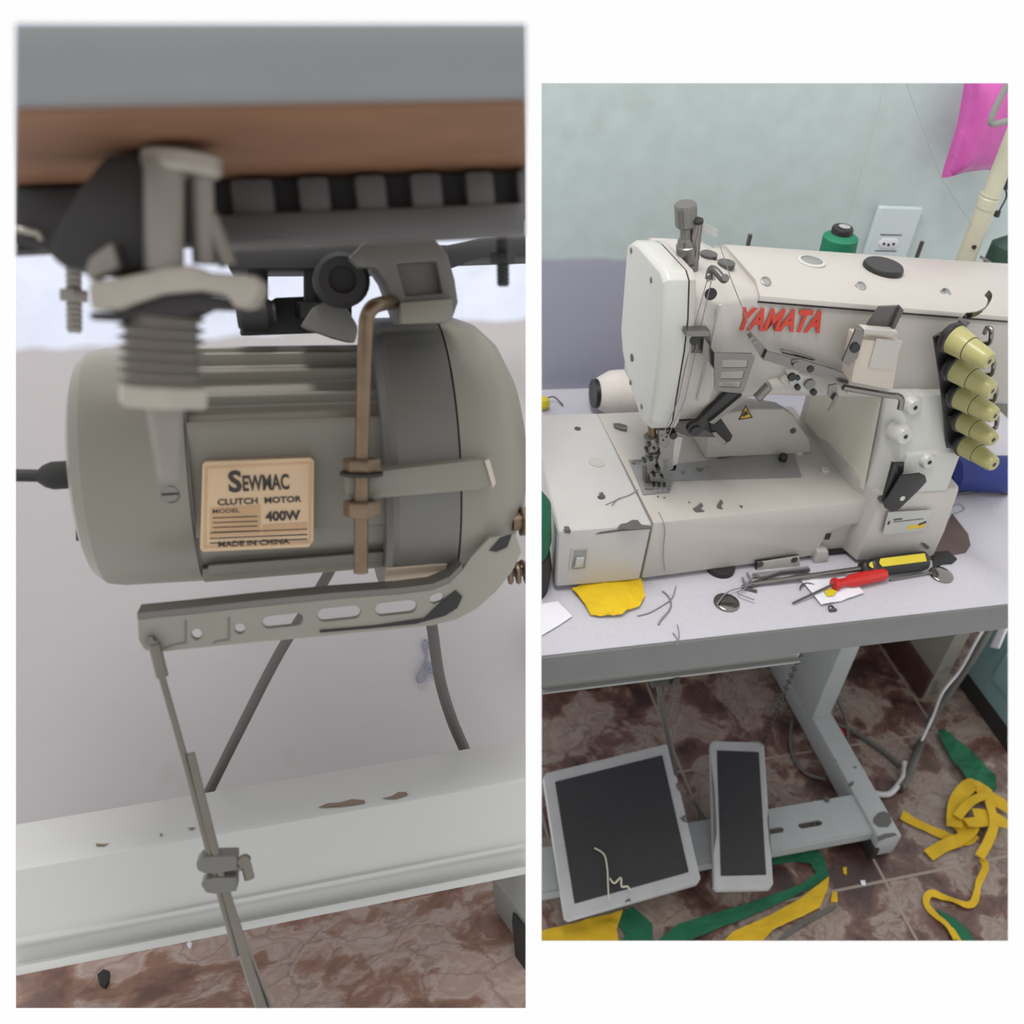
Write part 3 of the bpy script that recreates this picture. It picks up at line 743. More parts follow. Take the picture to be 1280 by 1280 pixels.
pedal('presser_pedal', 'small narrow pedal with a black mat right of the large one', [(893, 1111), (967, 1109), (955, 928), (888, 926)], .085, .115, (.012, .022), [(3, .15, .78, .007), (1, .2, .5, .003)])
b = B(); tube(b, smooth_pts([R.at(743, 1060, 'z', .108), R.at(755, 1068, 'z', .107), R.at(759, 1085, 'z', .105), R.at(760, 1105, 'z', .102), R.at(761, 1124, 'z', .100)]), .0013, 6)
tube(b, smooth_pts([R.at(762, 1098, 'z', .102), R.at(768, 1104, 'z', .102), R.at(776, 1097, 'z', .103), R.at(777, 1108, 'z', .102), R.at(784, 1108, 'z', .102), R.at(788, 1113, 'z', .101)], 4), .0016, 6)
solo('thread_scrap', R, b, 'pole', 'pale curly thread lying on the mat of the large pedal', 'thread')

# rod and chain from the table to the pedals
pr_ = thing('pedal_rod', R, R.at(840, 930, 'y', .30), 'dark rod from a clip under the table edge down to the large pedal', 'rod')
b = B(); tube(b, [R.at(822, 846, 'y', .05), R.at(828, 890, 'y', .12), R.at(845, 968, 'y', .235)], .0038, 10); obj('shaft', b, 'steel_dark', pr_)
b = B(); a = R.at(826, 846, 'y', .03); box(b, (a.x - .014, .02, a.z - .008), (a.x + .014, .05, a.z + .006)); box(b, (a.x + .010, .015, a.z - .004), (a.x + .02, .03, a.z + .012)); obj('clip', b, 'rubber', pr_, bevel=.001)
b = B(); a = R.at(1000, 818, 'y', .05); c = R.at(955, 928, 'z', .12); d = c - a
for k in range(34):
    p = a + d * (k / 33); u = d.normalized(); s = u.orthogonal().normalized() if k % 2 else u.cross(u.orthogonal()).normalized()
    w2 = u.cross(s)
    pts = [p + u * .0062 * math.cos(t) + s * .0036 * math.sin(t) for t in [2 * math.pi * i / 10 for i in range(11)]]
    tube(b, pts, .0012, 5)
solo('pedal_chain', R, b, 'black', 'black chain hanging from under the table to the small pedal', 'chain')
b = B(); tube(b, smooth_pts([R.at(876, 1045, 'z', .03), R.at(872, 1015, 'z', .03), R.at(866, 1000, 'z', .03), R.at(878, 1020, 'z', .02), R.at(886, 1035, 'z', .01)]), .003); solo('loose_wire', R, b, 'cable', 'short grey wire on the floor between the two pedals', 'wire')

# ---- the machine
ma = thing('sewing_machine', R, (0, .22, T), 'white flatbed coverstitch sewing machine with red lettering standing on the table', 'sewing machine')
zt = .848
b = B()
bp = [(-.141, .105, .757), (R.at(1018, 706, 'y', .118).x, .118, .757)]
yR = .119
fp = [R.at(806, 739, 'y', .105), R.at(1016, 709, 'y', yR), R.at(1022, 690, 'y', yR), R.at(1030, 675, 'y', yR), R.at(1040, 664, 'y', yR), R.at(1052, 659, 'y', yR), R.at(1086, 653, 'y', yR), R.at(1086, 624, 'y', yR)]
fp = [V(-.1395, .105, .757)] + [V(p.x, .119, max(p.z, .757)) for p in fp[1:-1]] + [V(fp[-1].x, .119, zt), V(-.1395, .105, zt)]
back = [V(p.x - .004 * (i > 0), .345, p.z) for i, p in enumerate(fp)]
loft(b, [fp, back]); bed = obj('bed', b, 'cream', ma, bevel=.004)
b = B(); box(b, (.06, .129, .757), (.19, .33, .838)); obj('bed_core', b, 'cream', ma, bevel=.003)
b = B()
fl = R.at(697, 665, 'z', zt)
loft(b, [[V(-.252, .103, .757), V(-.1415, .103, .757), V(-.1415, .103, zt + .001), V(-.259, .103, zt + .001)], [V(-.232, .345, .757), V(-.1415, .345, .757), V(-.1415, .345, zt + .001), V(-.236, .345, zt + .001)]])
bc = obj('bed_cover', b, 'cover_white', ma, bevel=.006, seg=3)
b = B(); plate(b, R, [(686, 611), (690, 611), (706, 663), (701, 664)], 'z', .825, .004); 
b.free()
b = B(); c = R.at(746, 578, 'z', zt + .001); cyl(b, c, c + V(0, 0, .0008), .0105, 32); obj('cover_plug', b, 'cream', bc)
b = B(); c = R.at(722, 536, 'z', zt + .001); cyl(b, c, c + V(0, 0, .0006), .0045, 20); obj('cover_screw', b, 'steel_dark', bc)
b = B(); c = R.at(751, 622, 'z', zt + .001); cyl(b, c, c + V(0, 0, .0006), .0042, 16); obj('cover_screw', b, 'steel_dark', bc)
chip(bc, R, [(748, 617), (753, 615), (757, 621), (756, 624)], 'z', zt + .0012, .0003)
chip(bc, R, [(771, 661), (776, 655), (783, 654), (790, 650), (797, 650), (802, 656), (812, 657), (814, 660), (795, 662)], 'z', zt + .0012, .0003)
chip(bc, R, [(772, 662), (814, 658), (814, 661), (775, 664), (744, 668), (750, 665)], 'y', .1028, -.0004)
chip(bc, R, [(705, 658), (711, 658), (713, 662), (706, 664)], 'z', zt + .0012, .0003)
chip(bc, R, [(704, 662), (714, 663), (712, 667), (706, 666)], 'y', .1028, -.0004)
b = B(); plate(b, R, [(714, 685), (735, 683), (733, 711), (710, 713)], 'y', .1035, -.0015, [[(717, 687), (733, 686), (731, 709), (713, 711)]]); lt = obj('latch', b, 'cream', bc, label='small grey latch')
b = B(); plate(b, R, [(717, 687), (733, 686), (731, 709), (713, 711)], 'y', .1028, -.0004); obj('latch_recess', b, 'grey_plate', lt)
b = B(); plate(b, R, [(720, 696), (730, 695), (728, 707), (717, 708)], 'y', .1024, -.003); obj('latch_button', b, 'foil', lt, bevel=.001)
b = B(); plate(b, R, [(766, 531), (774, 531), (784, 534), (783, 539), (776, 538), (768, 535)], 'z', zt + .001, .003); obj('cover_catch', b, 'steel', bc, bevel=.0008)
# top of the bed
b = B(); plate(b, R, [(838, 601), (995, 597), (1002, 596), (992, 566), (868, 578), (832, 582)], 'z', zt + .0005, .0012); sp = obj('slide_plate', b, 'grey_plate', ma, label='scuffed grey metal slide plate')
b = B(); plate(b, R, [(786, 576), (830, 575), (842, 600), (837, 616), (804, 619)], 'z', zt + .0005, .0018); npz = obj('needle_plate', b, 'grey_plate', ma, bevel=.0004)
b = B(); a = R.at(792, 579, 'z', zt + .002); cyl(b, a, a + V(0, 0, .0012), .003, 14); obj('plate_screw', b, 'steel', npz)
b = B()
for k in range(3):
    p = [(817 + k * 6, 604), (821 + k * 6, 604), (821 + k * 6, 613), (817 + k * 6, 613)]
    plate(b, R, p, 'z', zt + .0022, .0008)
obj('feed_slots', b, 'foil', npz)
for pts in ([(866, 636), (872, 632), (876, 628), (879, 632), (876, 636), (881, 639), (870, 640)], [(896, 632), (901, 624), (904, 628), (901, 633), (904, 636), (897, 635)], [(924, 631), (929, 633), (927, 635)], [(860, 627), (863, 627), (862, 629)], [(821, 620), (824, 620), (823, 622)], [(829, 621), (832, 622), (830, 623)],
            [(895, 571), (905, 567), (926, 566), (928, 569), (900, 573)]):
    chip(bed, R, pts, 'z', zt + .0012 if pts[0][1] > 600 else zt + .0022, .0003)
b = B()
sec0 = [(R.at(881, 575, 'y', .226).x, zt), (R.at(886, 540, 'y', .226).x, .885), (-.03, .926), (R.at(945, 508, 'y', .226).x, .928), (R.at(980, 511, 'y', .226).x, .926), (R.at(993, 520, 'y', .226).x, .914), (R.at(1000, 535, 'y', .226).x, .895), (R.at(1012, 552, 'y', .226).x, .872), (R.at(1015, 566, 'y', .226).x, zt)]
sec0[2] = (sec0[1][0] + .006, .922)
loft(b, [[V(x, .226, zt + (z - zt) * .96) for x, z in sec0], [V(x, .25, zt + (z - zt) * .89) for x, z in sec0], [V(x, .33, zt + (z - zt) * .35) for x, z in sec0]]); hb2 = obj('bed_housing', b, 'cream', ma, bevel=.004, seg=3)
b = B(); plate(b, R, [(932, 506), (941, 522), (923, 525)], 'y', .2256, -.0004); ws = obj('warning_sticker', b, 'print_dark', hb2, label='yellow warning triangle')
b = B(); plate(b, R, [(932, 509), (938.5, 521), (926, 523)], 'y', .2251, -.0003); w_ = obj('triangle', b, 'yellow_sticker', ws)
b = B(); plate(b, R, [(930, 515), (933, 513), (936, 518), (932, 519), (930, 521), (928, 520)], 'y', .2247, -.0003); obj('symbol', b, 'print_dark', ws)
b = B(); a = R.at(991, 538, 'y', .226); cyl(b, a, a - V(0, .002, 0), .004, 16); obj('housing_screw', b, 'steel_dark', hb2)
b = B(); a = R.at(978, 575, 'z', zt + .002); lathe(b, [(0, .0055), (.006, .006), (.0085, .005), (.0085, 0)], a, (0, 0, 1), 20); obj('stop_knob', b, 'black', ma)
for x, y in ((998, 566), (1031, 589)):
    b = B(); a = R.at(x, y, 'z', zt); lathe(b, [(0, .006), (.003, .006), (.004, .004), (.003, .0)], a, (0, 0, 1), 20); obj('bed_screw', b, 'cream_white', ma)
b = B(); plate(b, R, [(947, 702), (998, 694), (1000, 709), (946, 713)], 'y', .1115, -.002); pl = obj('front_strip', b, 'cream', ma, bevel=.0005)
for x, y in ((950, 705.5), (993, 699.5)):
    b = B(); a = R.at(x, y, 'y', .1095); lathe(b, [(0, .0048), (.001, .0048), (.0015, .003), (.0008, .0)], a, (0, -1, 0), 18); obj('strip_screw', b, 'steel', pl)
b = B(); plate(b, R, [(946, 700), (947, 714), (944, 714), (943.5, 700)], 'y', .1115, -.0008); plate(b, R, [(946, 700), (998, 692.5), (998, 694), (947, 701.8)], 'y', .1115, -.0008); obj('strip_seam', b, 'gap', pl)
# ---- column
xf = R.at(1112, 600, 'z', .87)
b = B()
z0, z1 = .757, 1.0
def colsec(z, x0, x1, yf, yb, nose=.02):
    return [V(x0, yb, z), V(x0 + .008, yf + nose, z), V(x0 + .026, yf, z), V(x1 - .012, yf, z), V(x1, yf + .012, z), V(x1, yb, z)]
loft(b, [colsec(.855, .150, .262, .106, .31), colsec(.93, .148, .262, .112, .31), colsec(1.0, .140, .262, .128, .31)]); co_ = obj('column', b, 'cream_white', ma, bevel=.003, seg=2)
b = B(); loft(b, [[V(.150, .31, z), V(.150, .150, z), V(.166, .103, z), V(.283 - i * .004, .098 + i * .006, z), V(.292 - i * .004, .112, z), V(.292 - i * .004, .31, z)] for i, z in ((0, .757), (0, .80), (1, .862), (1.6, .868))]); bs = obj('column_base', b, 'cream', ma, bevel=.003)
b = B(); loft(b, [[V(.1485, .29, .858), V(.1555, .128, .858), V(.155, .128, .858), V(.148, .29, .858)], [V(.1395, .29, 1.0), V(.1455, .150, 1.0), V(.145, .150, 1.0), V(.139, .29, 1.0)]]); obj('oil_stain', b, 'stained', co_, label='yellow-green oil stained face')
for x, y, r, yv in ((1139, 506, .011, .126), (1127, 542, .012, .116), (1157, 574, .010, .110)):
    b = B(); a = R.at(x, y, 'y', yv); lathe(b, [(-.012, r * 1.25), (.004, r * 1.05), (.008, r * .85), (.008, .0)], a, (0.1, -1, .1), 24); bo = obj('boss', b, 'cream_white', co_)
    b = B(); cyl(b, a + V(.0008, -.008, .0008), a + V(.0009, -.0088, .0009), .0028, 12); obj('boss_hole', b, 'gap', bo)
b = B(); loft(b, [[V(.176, .118, z), V(.184, .104 + k, z), V(.262, .104 + k, z), V(.262, .118, z)] for z, k in ((.868, 0), (.925, .004), (.932, .012))]); obj('column_pad', b, 'cream_white', co_, bevel=.002)
# base details
b = B(); plate(b, R, [(1110, 640), (1166, 637), (1156, 663), (1103, 668)], 'y', .098, -.0006); rpz = obj('rating_plate', b, 'foil', ma, label='silver rating plate with a yellow bar')
b = B(); plate(b, R, [(1133, 662), (1155, 659), (1157, 655), (1136, 657)], 'y', .0973, -.0003); obj('yellow_bar', b, 'yellow_sticker', rpz)
b = B()
for x0, y0, x1, y1, w in ((1117, 649, 1128, 647.5, 1.6), (1117, 652, 1154, 648, .8), (1148, 655, 1158, 651, 2.2)):
    plate(b, R, [(x0, y0), (x1, y1), (x1, y1 + w), (x0, y0 + w)], 'y', .0973, -.0003)
plate(b, R, [(1110, 652), (1113, 651), (1112, 655), (1109, 656)], 'y', .0973, -.0003)
obj('small_print', b, 'print_dark', rpz)
b = B(); a = R.at(1158, 681, 'y', .098); plate(b, R, [(1151, 679), (1156, 679), (1162, 684), (1158, 686)], 'y', .0978, -.0012); obj('base_stop', b, 'steel_dark', ma)
b = B(); q = [(1104, 625), (1108, 600), (1118, 579), (1132, 578), (1128, 592), (1146, 592), (1158, 595), (1160, 602), (1152, 612), (1122, 638), (1112, 640), (1105, 636)]
plate(b, R, [(1104, 628), (1117, 580), (1120, 580), (1126, 597), (1113, 636)], 'y', .094, .006)
plate(b, R, [(1126, 595), (1150, 592), (1157, 595), (1159, 602), (1150, 612), (1124, 637), (1114, 640), (1106, 635), (1104, 628), (1110, 622)], 'y', .088, .003)
plate(b, R, [(1117, 579), (1131, 578), (1130, 590), (1126, 596), (1120, 588)], 'y', .0985, .003)
kp = obj('lever_guard', b, 'black', ma, bevel=.0012, label='black folded metal guard')
b = B(); a = R.at(1128, 623, 'y', .088); cyl(b, a, a - V(0, .0005, 0), .0036, 18); obj('guard_hole', b, 'cream_white', kp)
b = B(); a = R.at(1100, 622, 'y', .105); cyl(b, a, a - V(0, .008, 0), .004, 12); obj('guard_screw', b, 'steel', kp)
b = B(); plate(b, R, [(1036, 676), (1044, 660), (1080, 655), (1060, 690), (1020, 700)], 'y', .148, .003); obj('side_recess', b, 'cream', ma)
b = B(); a = R.at(1035, 669, 'y', .1195); box(b, (a.x - .004, .1175, a.z - .006), (a.x + .003, .119, a.z + .004)); obj('recess_hole', b, 'gap', bed)
b = B(); box(b, (-.13, .124, T + .0015), (.285, .30, .757)); obj('base_gap_shade', b, 'gap', ma)  # dark box painted in for the shaded gap under the bed
b = B(); pts = pxs(R, [(1160, 700), (1190, 642), (1210, 668), (1213, 682), (1207, 691), (1190, 694), (1180, 702)], 'z', T + .0005); pts = [p for p in pts]; extrude_poly(b, pts, (0, 0, .0008)); obj('pan_corner', b, 'oil_brown', ma, label='dark brown corner of the drip pan')
b = B(); extrude_poly(b, pxs(R, [(1165, 692), (1184, 690), (1196, 700), (1190, 705), (1178, 706), (1166, 712)], 'z', T + .0008), (0, 0, .003)); obj('base_corner', b, 'rubber', ma, bevel=.0008)
b = B(); a = R.at(906, 722, 'z', T + .0005); lathe(b, [(0, .019), (.007, .019), (.0075, .017), (.0075, 0)], V(a.x, .118, T), (0, 0, 1), 28); obj('rubber_foot', b, 'rubber', ma)
b = B(); plate(b, R, [(940, 718), (1010, 709), (1012, 714), (940, 724)], 'z', T + .0008, .0025); obj('base_strip', b, 'grey_plate', ma, bevel=.0006)
b = B(); plate(b, R, [(1016, 708), (1036, 700), (1036, 689), (1022, 690)], 'y', .112, .02); obj('hinge', b, 'cream', ma, bevel=.002)
# ---- arm and head
def yz(x, pts): return [V(x, y, z) for y, z in pts]
head = [(.162, .952), (.146, .985), (.143, 1.10), (.150, 1.122), (.170, 1.131), (.275, 1.131), (.292, 1.12), (.296, 1.0), (.285, .952), (.25, .948)]
h2 = [(.166, .953), (.152, .985), (.147, 1.09), (.152, 1.112), (.170, 1.128), (.275, 1.130), (.292, 1.12), (.296, 1.0), (.285, .953), (.25, .950)]
a0 = [(.175, .972), (.160, .985), (.157, 1.10), (.159, 1.114), (.172, 1.122), (.266, 1.123), (.290, 1.110), (.298, 1.0), (.290, .985), (.25, .975)]
a1 = [(.170, .982), (.157, .990), (.155, 1.10), (.158, 1.112), (.170, 1.120), (.265, 1.122), (.290, 1.108), (.300, 1.0), (.292, .990), (.25, .985)]
a2 = [(.150, .974), (.138, .985), (.133, 1.088), (.137, 1.099), (.150, 1.107), (.256, 1.108), (.295, 1.094), (.302, 1.0), (.292, .980), (.25, .974)]
a3 = [(.138, .965), (.126, .980), (.122, 1.078), (.126, 1.089), (.142, 1.097), (.253, 1.098), (.295, 1.084), (.302, 1.0), (.292, .970), (.25, .965)]
b = B(); loft(b, [yz(-.1395, head), yz(-.105, h2), yz(-.082, h2), yz(-.062, a0), yz(.0, a1), yz(.26, a2), yz(.46, a3)])
arm = obj('arm', b, 'cream', ma, bevel=.003, ang=28)
# seam and face plate
fo = [(783, 304), (789, 300), (797, 304), (826, 337), (830, 350), (829, 400), (825, 440), (812, 528), (808, 536), (801, 528), (783, 472), (777, 440), (775, 412)]
def fpl(off, sh=0.0):
    out = []
    c = None
    for x, y in fo:
        t = (y - 300) / 235; xv = -.170 + .018 * t
        p = R.at(x, y, 'x', xv); out.append(V(xv + off, p.y, p.z))
    if sh:
        c = sum(out, Vector()) / len(out)
        out = [p + (c - p) * sh for p in out]
    return out
b = B(); loft(b, [fpl(.0, .05), fpl(.006), fpl(.0275)]); fpm = obj('face_plate', b, 'cream_white', ma, bevel=.0015, seg=2, ang=50, label='off-white end cover of the head')
b = B(); loft(b, [fpl(.026, .012), fpl(.0305, .012)]); obj('head_seam', b, 'gap', ma)
b = B(); loft(b, [fpl(.029), fpl(.036)]); obj('head_rim', b, 'cream', ma, bevel=.001)
for x, y in ((789, 313), (814, 350), (790, 447), (788, 478), (802, 508)):
    b = B(); t = (y - 300) / 235; a = R.at(x, y, 'x', -.170 + .018 * t); big = 1.5 if y == 447 else 1.0
    cyl(b, a + V(.002, 0, 0), a - V(.0007, 0, 0), .0032 * big, 16); obj('face_screw', b, 'black' if y == 447 else 'steel_dark', fpm)
# top cover
b = B(); 
tc0 = [(.158, 1.110), (.1555, 1.112), (.157, 1.117), (.176, 1.127), (.268, 1.127), (.294, 1.113), (.298, 1.112), (.25, 1.110)]
tc1 = [(.1335, 1.0965), (.1315, 1.0985), (.132, 1.103), (.154, 1.112), (.258, 1.113), (.298, 1.099), (.301, 1.098), (.25, 1.0965)]
tc2 = [(.122, 1.0865), (.1205, 1.0885), (.121, 1.093), (.146, 1.102), (.255, 1.103), (.298, 1.09), (.301, 1.088), (.25, 1.0865)]
xl_ = R.at(948, 378, 'y', .157).x
loft(b, [yz(xl_, tc0), yz(.26, tc1), yz(.46, tc2)]); tcv = obj('top_cover', b, 'cream', ma, bevel=.0022, ang=28)
b = B(); loft(b, [yz(xl_ - .0006, [(.158, 1.1083), (.1562, 1.1093), (.158, 1.1105), (.2, 1.1105), (.2, 1.1083)]), yz(.26, [(.1345, 1.0948), (.1322, 1.0958), (.134, 1.097), (.2, 1.097), (.2, 1.0948)]), yz(.46, [(.123, 1.0848), (.1212, 1.0858), (.123, 1.087), (.2, 1.087), (.2, 1.0848)])]); obj('cover_seam', b, 'gap', ma)
def topdisc(name, x, y, z, r, h, m, rim=None, parent=None):
    b = B(); a = R.at(x, y, 'z', z); lathe(b, [(-.004, r), (h * .8, r), (h, r * .93), (h, 0)], a, (0, 0, 1), 32); o = obj(name, b, m, parent or ma)
    if rim: 
        b = B(); lathe(b, [(-.004, r + .004), (.0022, r + .004), (.003, r + .0022), (.003, r + .0006), (-.004, r + .0006)], a, (0, 0, 1), 32); obj('collar', b, rim, o)
    return o
topdisc('filler_cap', 1101, 343, 1.112, .0245, .013, 'black', 'cream_white')
topdisc('sight_window', 1014, 328, 1.122, .0125, .002, 'grey_plate', 'cream_white')
topdisc('top_plug', 908, 329, 1.129, .010, .0015, 'steel_dark')
topdisc('top_plug', 886, 318, 1.131, .010, .0015, 'steel_dark')
for x, y, z in ((957, 352, 1.1255), (1076, 358, 1.1215), (1182, 366, 1.1155)):
    b = B(); a = R.at(x, y, 'z', z); lathe(b, [(-.006, .0062), (.0015, .0062), (.002, .005), (.0005, .004), (.0005, 0)], a, (0, -.45, .9), 18); obj('cover_screw', b, 'grey_plate', tcv)
# lettering
b0 = R.at(920, 412, 'y', .1568); b1 = R.at(1024, 416, 'y', .1498)
u_ = (b1 - b0); t0 = R.at(926, 389, 'y', .1568)
lettering('lettering', 'YAMATA', b0 + V(0, .0004, 0), u_, (0, 0, 1), u_.length * 1.0, (t0 - b0).z * 1.22, 'red_print', arm, shear=.16, bold=.036, depth=.0014, label='red slanted lettering')
# tension regulator, post and tag on top of the head
b = B(); a = R.at(860, 336, 'z', 1.128); c = V(a.x, a.y, 0)
zz = lambda y: R.at(858, y, 'y', a.y).z
b0_ = 1.125
rax = (R.at(857, 262, 'y', a.y) - a).normalized(); ru = rax.cross(V(0, 1, 0)).normalized(); rw = rax.cross(ru)
lathe(b, [(0, .0115), (.008, .0115), (.0085, .0095), (.012, .0095), (.0125, .0115), (.016, .0120), (.028, .0120), (.029, .0105), (.034, .0100), (.037, .0075), (.050, .0072), (.051, .0068)], a, rax, 28); rg = obj('pressure_regulator', b, 'steel', ma, label='knurled steel pressure regulator')
b = B(); n = 40
secs = []
for h, r in ((.050, .0105), (.052, .0118), (.072, .0118), (.0745, .0105), (.0745, .001)):
    secs.append([a + rax * h + (ru * math.cos(2 * math.pi * k / n) + rw * math.sin(2 * math.pi * k / n)) * (r + (.0004 if k % 2 else 0)) for k in range(n)])
loft(b, secs); obj('regulator_knob', b, 'steel', rg, ang=20)
b = B(); a = R.at(866, 337, 'z', 1.129); 
top_ = R.at(872, 277, 'y', a.y - .004)
cyl(b, a, top_, .0058, 18); ps = obj('lift_post', b, 'chrome', ma)
b = B(); cyl(b, top_ - (top_ - a).normalized() * .001, top_ + (top_ - a).normalized() * .0025, .0062, 16); obj('post_cap', b, 'rubber', ps)
b = B(); y0 = top_.y
extrude_poly(b, [R.at(876, 279, 'y', y0), R.at(880, 279, 'y', y0), R.at(897, 287, 'y', y0), R.at(896, 291, 'y', y0), R.at(898, 294, 'y', y0), R.at(895, 297, 'y', y0), R.at(885, 292, 'y', y0), R.at(877, 283, 'y', y0)], (0, .001, 0)); obj('thread_guide', b, 'foil', ps)
b = B(); tube(b, smooth_pts([R.at(886, 349, 'y', .140), R.at(889, 337, 'y', .142), R.at(895, 339, 'y', .135), R.at(904, 349, 'y', .125), R.at(907, 347, 'y', .12)], 4), .0042, 12); obj('thread_hook', b, 'steel_dark', ma)
b = B(); plate(b, R, [(882, 340), (890, 336), (893, 347), (882, 350)], 'y', .144, -.006); obj('hook_block', b, 'cream', ma, bevel=.001)
b = B(); a = R.at(888, 367, 'y', .1465); cyl(b, a, a - V(0, .002, 0), .0068, 24); obj('head_plug', b, 'black', ma)
# rim under the head
b = B(); plate(b, R, [(821, 527), (866, 525), (870, 533), (895, 541), (895, 547), (860, 546), (845, 540), (822, 540)], 'y', .170, .09); obj('head_underside', b, 'steel_dark', ma, bevel=.001)
# presser bar, needle clamp, foot
yn2 = .178
b = B(); a = R.at(815, 530, 'y', yn2); c = R.at(815, 558, 'y', yn2); cyl(b, a, c, .0052, 16); obj('needle_bar', b, 'brass_steel', ma)
b = B(); a = R.at(813, 545, 'y', yn2); c = R.at(815, 566, 'y', yn2); cyl(b, a, c, .0085, 20); hexnut(b, R.at(814, 568, 'y', yn2), c - a, .0088, .011); a2_ = R.at(808, 575, 'y', yn2); cyl(b, a2_ - V(.004, 0, 0), a2_ + V(.014, 0, 0), .003, 10); obj('needle_clamp', b, 'foot_steel', ma)
b = B(); plate(b, R, [(812, 572), (820, 570), (826, 588), (826, 600), (814, 601), (809, 590)], 'y', yn2 - .004, .010); obj('foot_holder', b, 'foot_steel', ma, bevel=.001)
for k in range(3):
    b = B(); a = R.at(815 + 4 * k, 578, 'y', yn2 + .002); c = V(a.x, a.y, zt + .003); cyl(b, a, c, .0009, 8, .0005); obj('needle', b, 'chrome', ma)
b = B(); plate(b, R, [(803, 594), (812, 590), (833, 600), (838, 604), (838, 612), (806, 612)], 'z', zt + .0028, .003); plate(b, R, [(812, 592), (829, 591), (830, 601), (813, 602)], 'y', yn2 - .006, .008)
obj('presser_foot', b, 'foot_steel', ma, bevel=.0006)
b = B(); plate(b, R, [(824, 538), (838, 538), (838, 555), (832, 560), (824, 558)], 'y', .165, .008); gb = obj('guide_block', b, 'foot_steel', ma, bevel=.001)
for x, y in ((828, 544), (833, 546), (829, 550), (834, 541)):
    b = B(); a = R.at(x, y, 'y', .165); cyl(b, a, a - V(0, .0006, 0), .0013, 10); obj('guide_hole', b, 'gap', gb)
b = B(); a = R.at(841, 543, 'y', .162); cyl(b, a + V(0, .006, 0), a - V(0, .004, 0), .0048, 16); obj('guide_screw', b, 'black', gb)
b = B(); plate(b, R, [(844, 545), (853, 547), (847, 580), (840, 582)], 'y', .178, .002); obj('spring_blade', b, 'foil', ma)
b = B(); plate(b, R, [(832, 577), (836, 575), (844, 588), (846, 582), (841, 592), (836, 589)], 'y', .17, .002); plate(b, R, [(822, 576), (826, 566), (828, 569), (830, 580), (827, 592)], 'y', .168, .004); obj('looper_guide', b, 'foot_steel', ma)
# presser lift lever
b = B(); plate(b, R, [(859, 538), (862, 532), (872, 527), (902, 498), (910, 491), (928, 492), (927, 502), (916, 508), (884, 528), (880, 540), (870, 545), (861, 543)], 'y', .148, .008); ll = obj('lift_lever', b, 'black', ma, bevel=.002, label='black presser lift lever')
b = B(); plate(b, R, [(886, 528), (892, 524), (928, 494), (926, 504), (892, 530)], 'y', .145, .004); obj('lever_edge', b, 'steel', ll)
b = B(); a = R.at(869, 538, 'y', .148); cyl(b, a, a - V(0, .003, 0), .0065, 20); obj('lever_pivot', b, 'black', ll)
b = B(); plate(b, R, [(887, 529), (902, 524), (916, 545), (914, 551), (904, 557), (892, 545)], 'y', .155, .012); obj('lever_tip', b, 'rubber', ll, bevel=.0015)
b = B(); plate(b, R, [(890, 541), (895, 540), (908, 553), (904, 556), (898, 552)], 'y', .1535, .002); obj('tip_insert', b, 'steel', ll)
# thread guard
b = B(); plate(b, R, [(854, 412), (887, 412), (889, 441), (852, 440)], 'y', .143, -.002); tg = obj('guard_mount', b, 'steel_dark', ma, bevel=.0005)
b = B(); box(b, tuple(R.at(857, 421, 'y', .128)), tuple(R.at(888, 414, 'y', .128) + V(0, .013, 0))); plate(b, R, [(880, 422), (893, 441), (893, 462), (878, 442)], 'y', .134, .003); obj('guard_arm', b, 'steel', tg, bevel=.0008)
b = B(); a = R.at(868, 425, 'y', .140); cyl(b, a, a - V(0, .002, 0), .0055, 18); obj('guard_screw', b, 'black', tg)
b = B(); plate(b, R, [(893, 441), (940, 442), (944, 447), (930, 489), (926, 492), (895, 489), (893, 485)], 'y', .126, .002,
      [[(903, 450), (935, 450), (934, 460), (903, 460)], [(902, 465), (931, 464), (928, 474), (901, 474)], [(899, 478), (927, 477), (925, 485), (899, 484)]]); obj('slotted_guard', b, 'steel', tg, bevel=.0004)
# take-up arm and tension parts on the front of the arm
b = B(); plate(b, R, [(934, 419), (940, 416), (960, 439), (955, 451), (951, 447)], 'y', .140, .002); tk = obj('guide_arm', b, 'steel', ma)
b = B(); plate(b, R, [(959, 439), (1020, 455), (1056, 467), (1061, 477), (1060, 492), (1052, 486), (1048, 478), (1000, 464), (954, 450)], 'y', .136, .002); plate(b, R, [(990, 451), (1000, 449), (1046, 463), (1040, 472), (994, 462)], 'y', .1335, .003); plate(b, R, [(976, 438), (980, 437), (1018, 448), (1020, 450), (1016, 451), (978, 442)], 'y', .141, .003); obj('guide_bar', b, 'steel', tk, bevel=.0005)
for x, y, m_ in ((995, 456, 'steel'), (1013, 461, 'black'), (938, 423, 'chrome'), (943, 427, 'chrome')):
    b = B(); a = R.at(x, y, 'y', .1335); cyl(b, a, a - V(0, .0015, 0), .0042 if x > 950 else .0022, 16); obj('arm_screw', b, m_, tk)
b = B(); plate(b, R, [(1036, 482), (1046, 480), (1048, 498), (1040, 500), (1035, 494)], 'y', .1345, .002); tube(b, [R.at(1046, 494, 'y', .132), R.at(1041, 506, 'y', .13), R.at(1036, 514, 'y', .13)], .0024, 10); obj('guide_clip', b, 'steel', tk)
b = B(); tube(b, smooth_pts([R.at(1054, 484, 'y', .128), R.at(1070, 487, 'y', .126), R.at(1112, 494, 'y', .12), R.at(1122, 495, 'y', .118), R.at(1127, 500, 'y', .115), R.at(1125, 511, 'y', .115)], 4), .0038, 12); obj('guide_rod', b, 'chrome', tk)
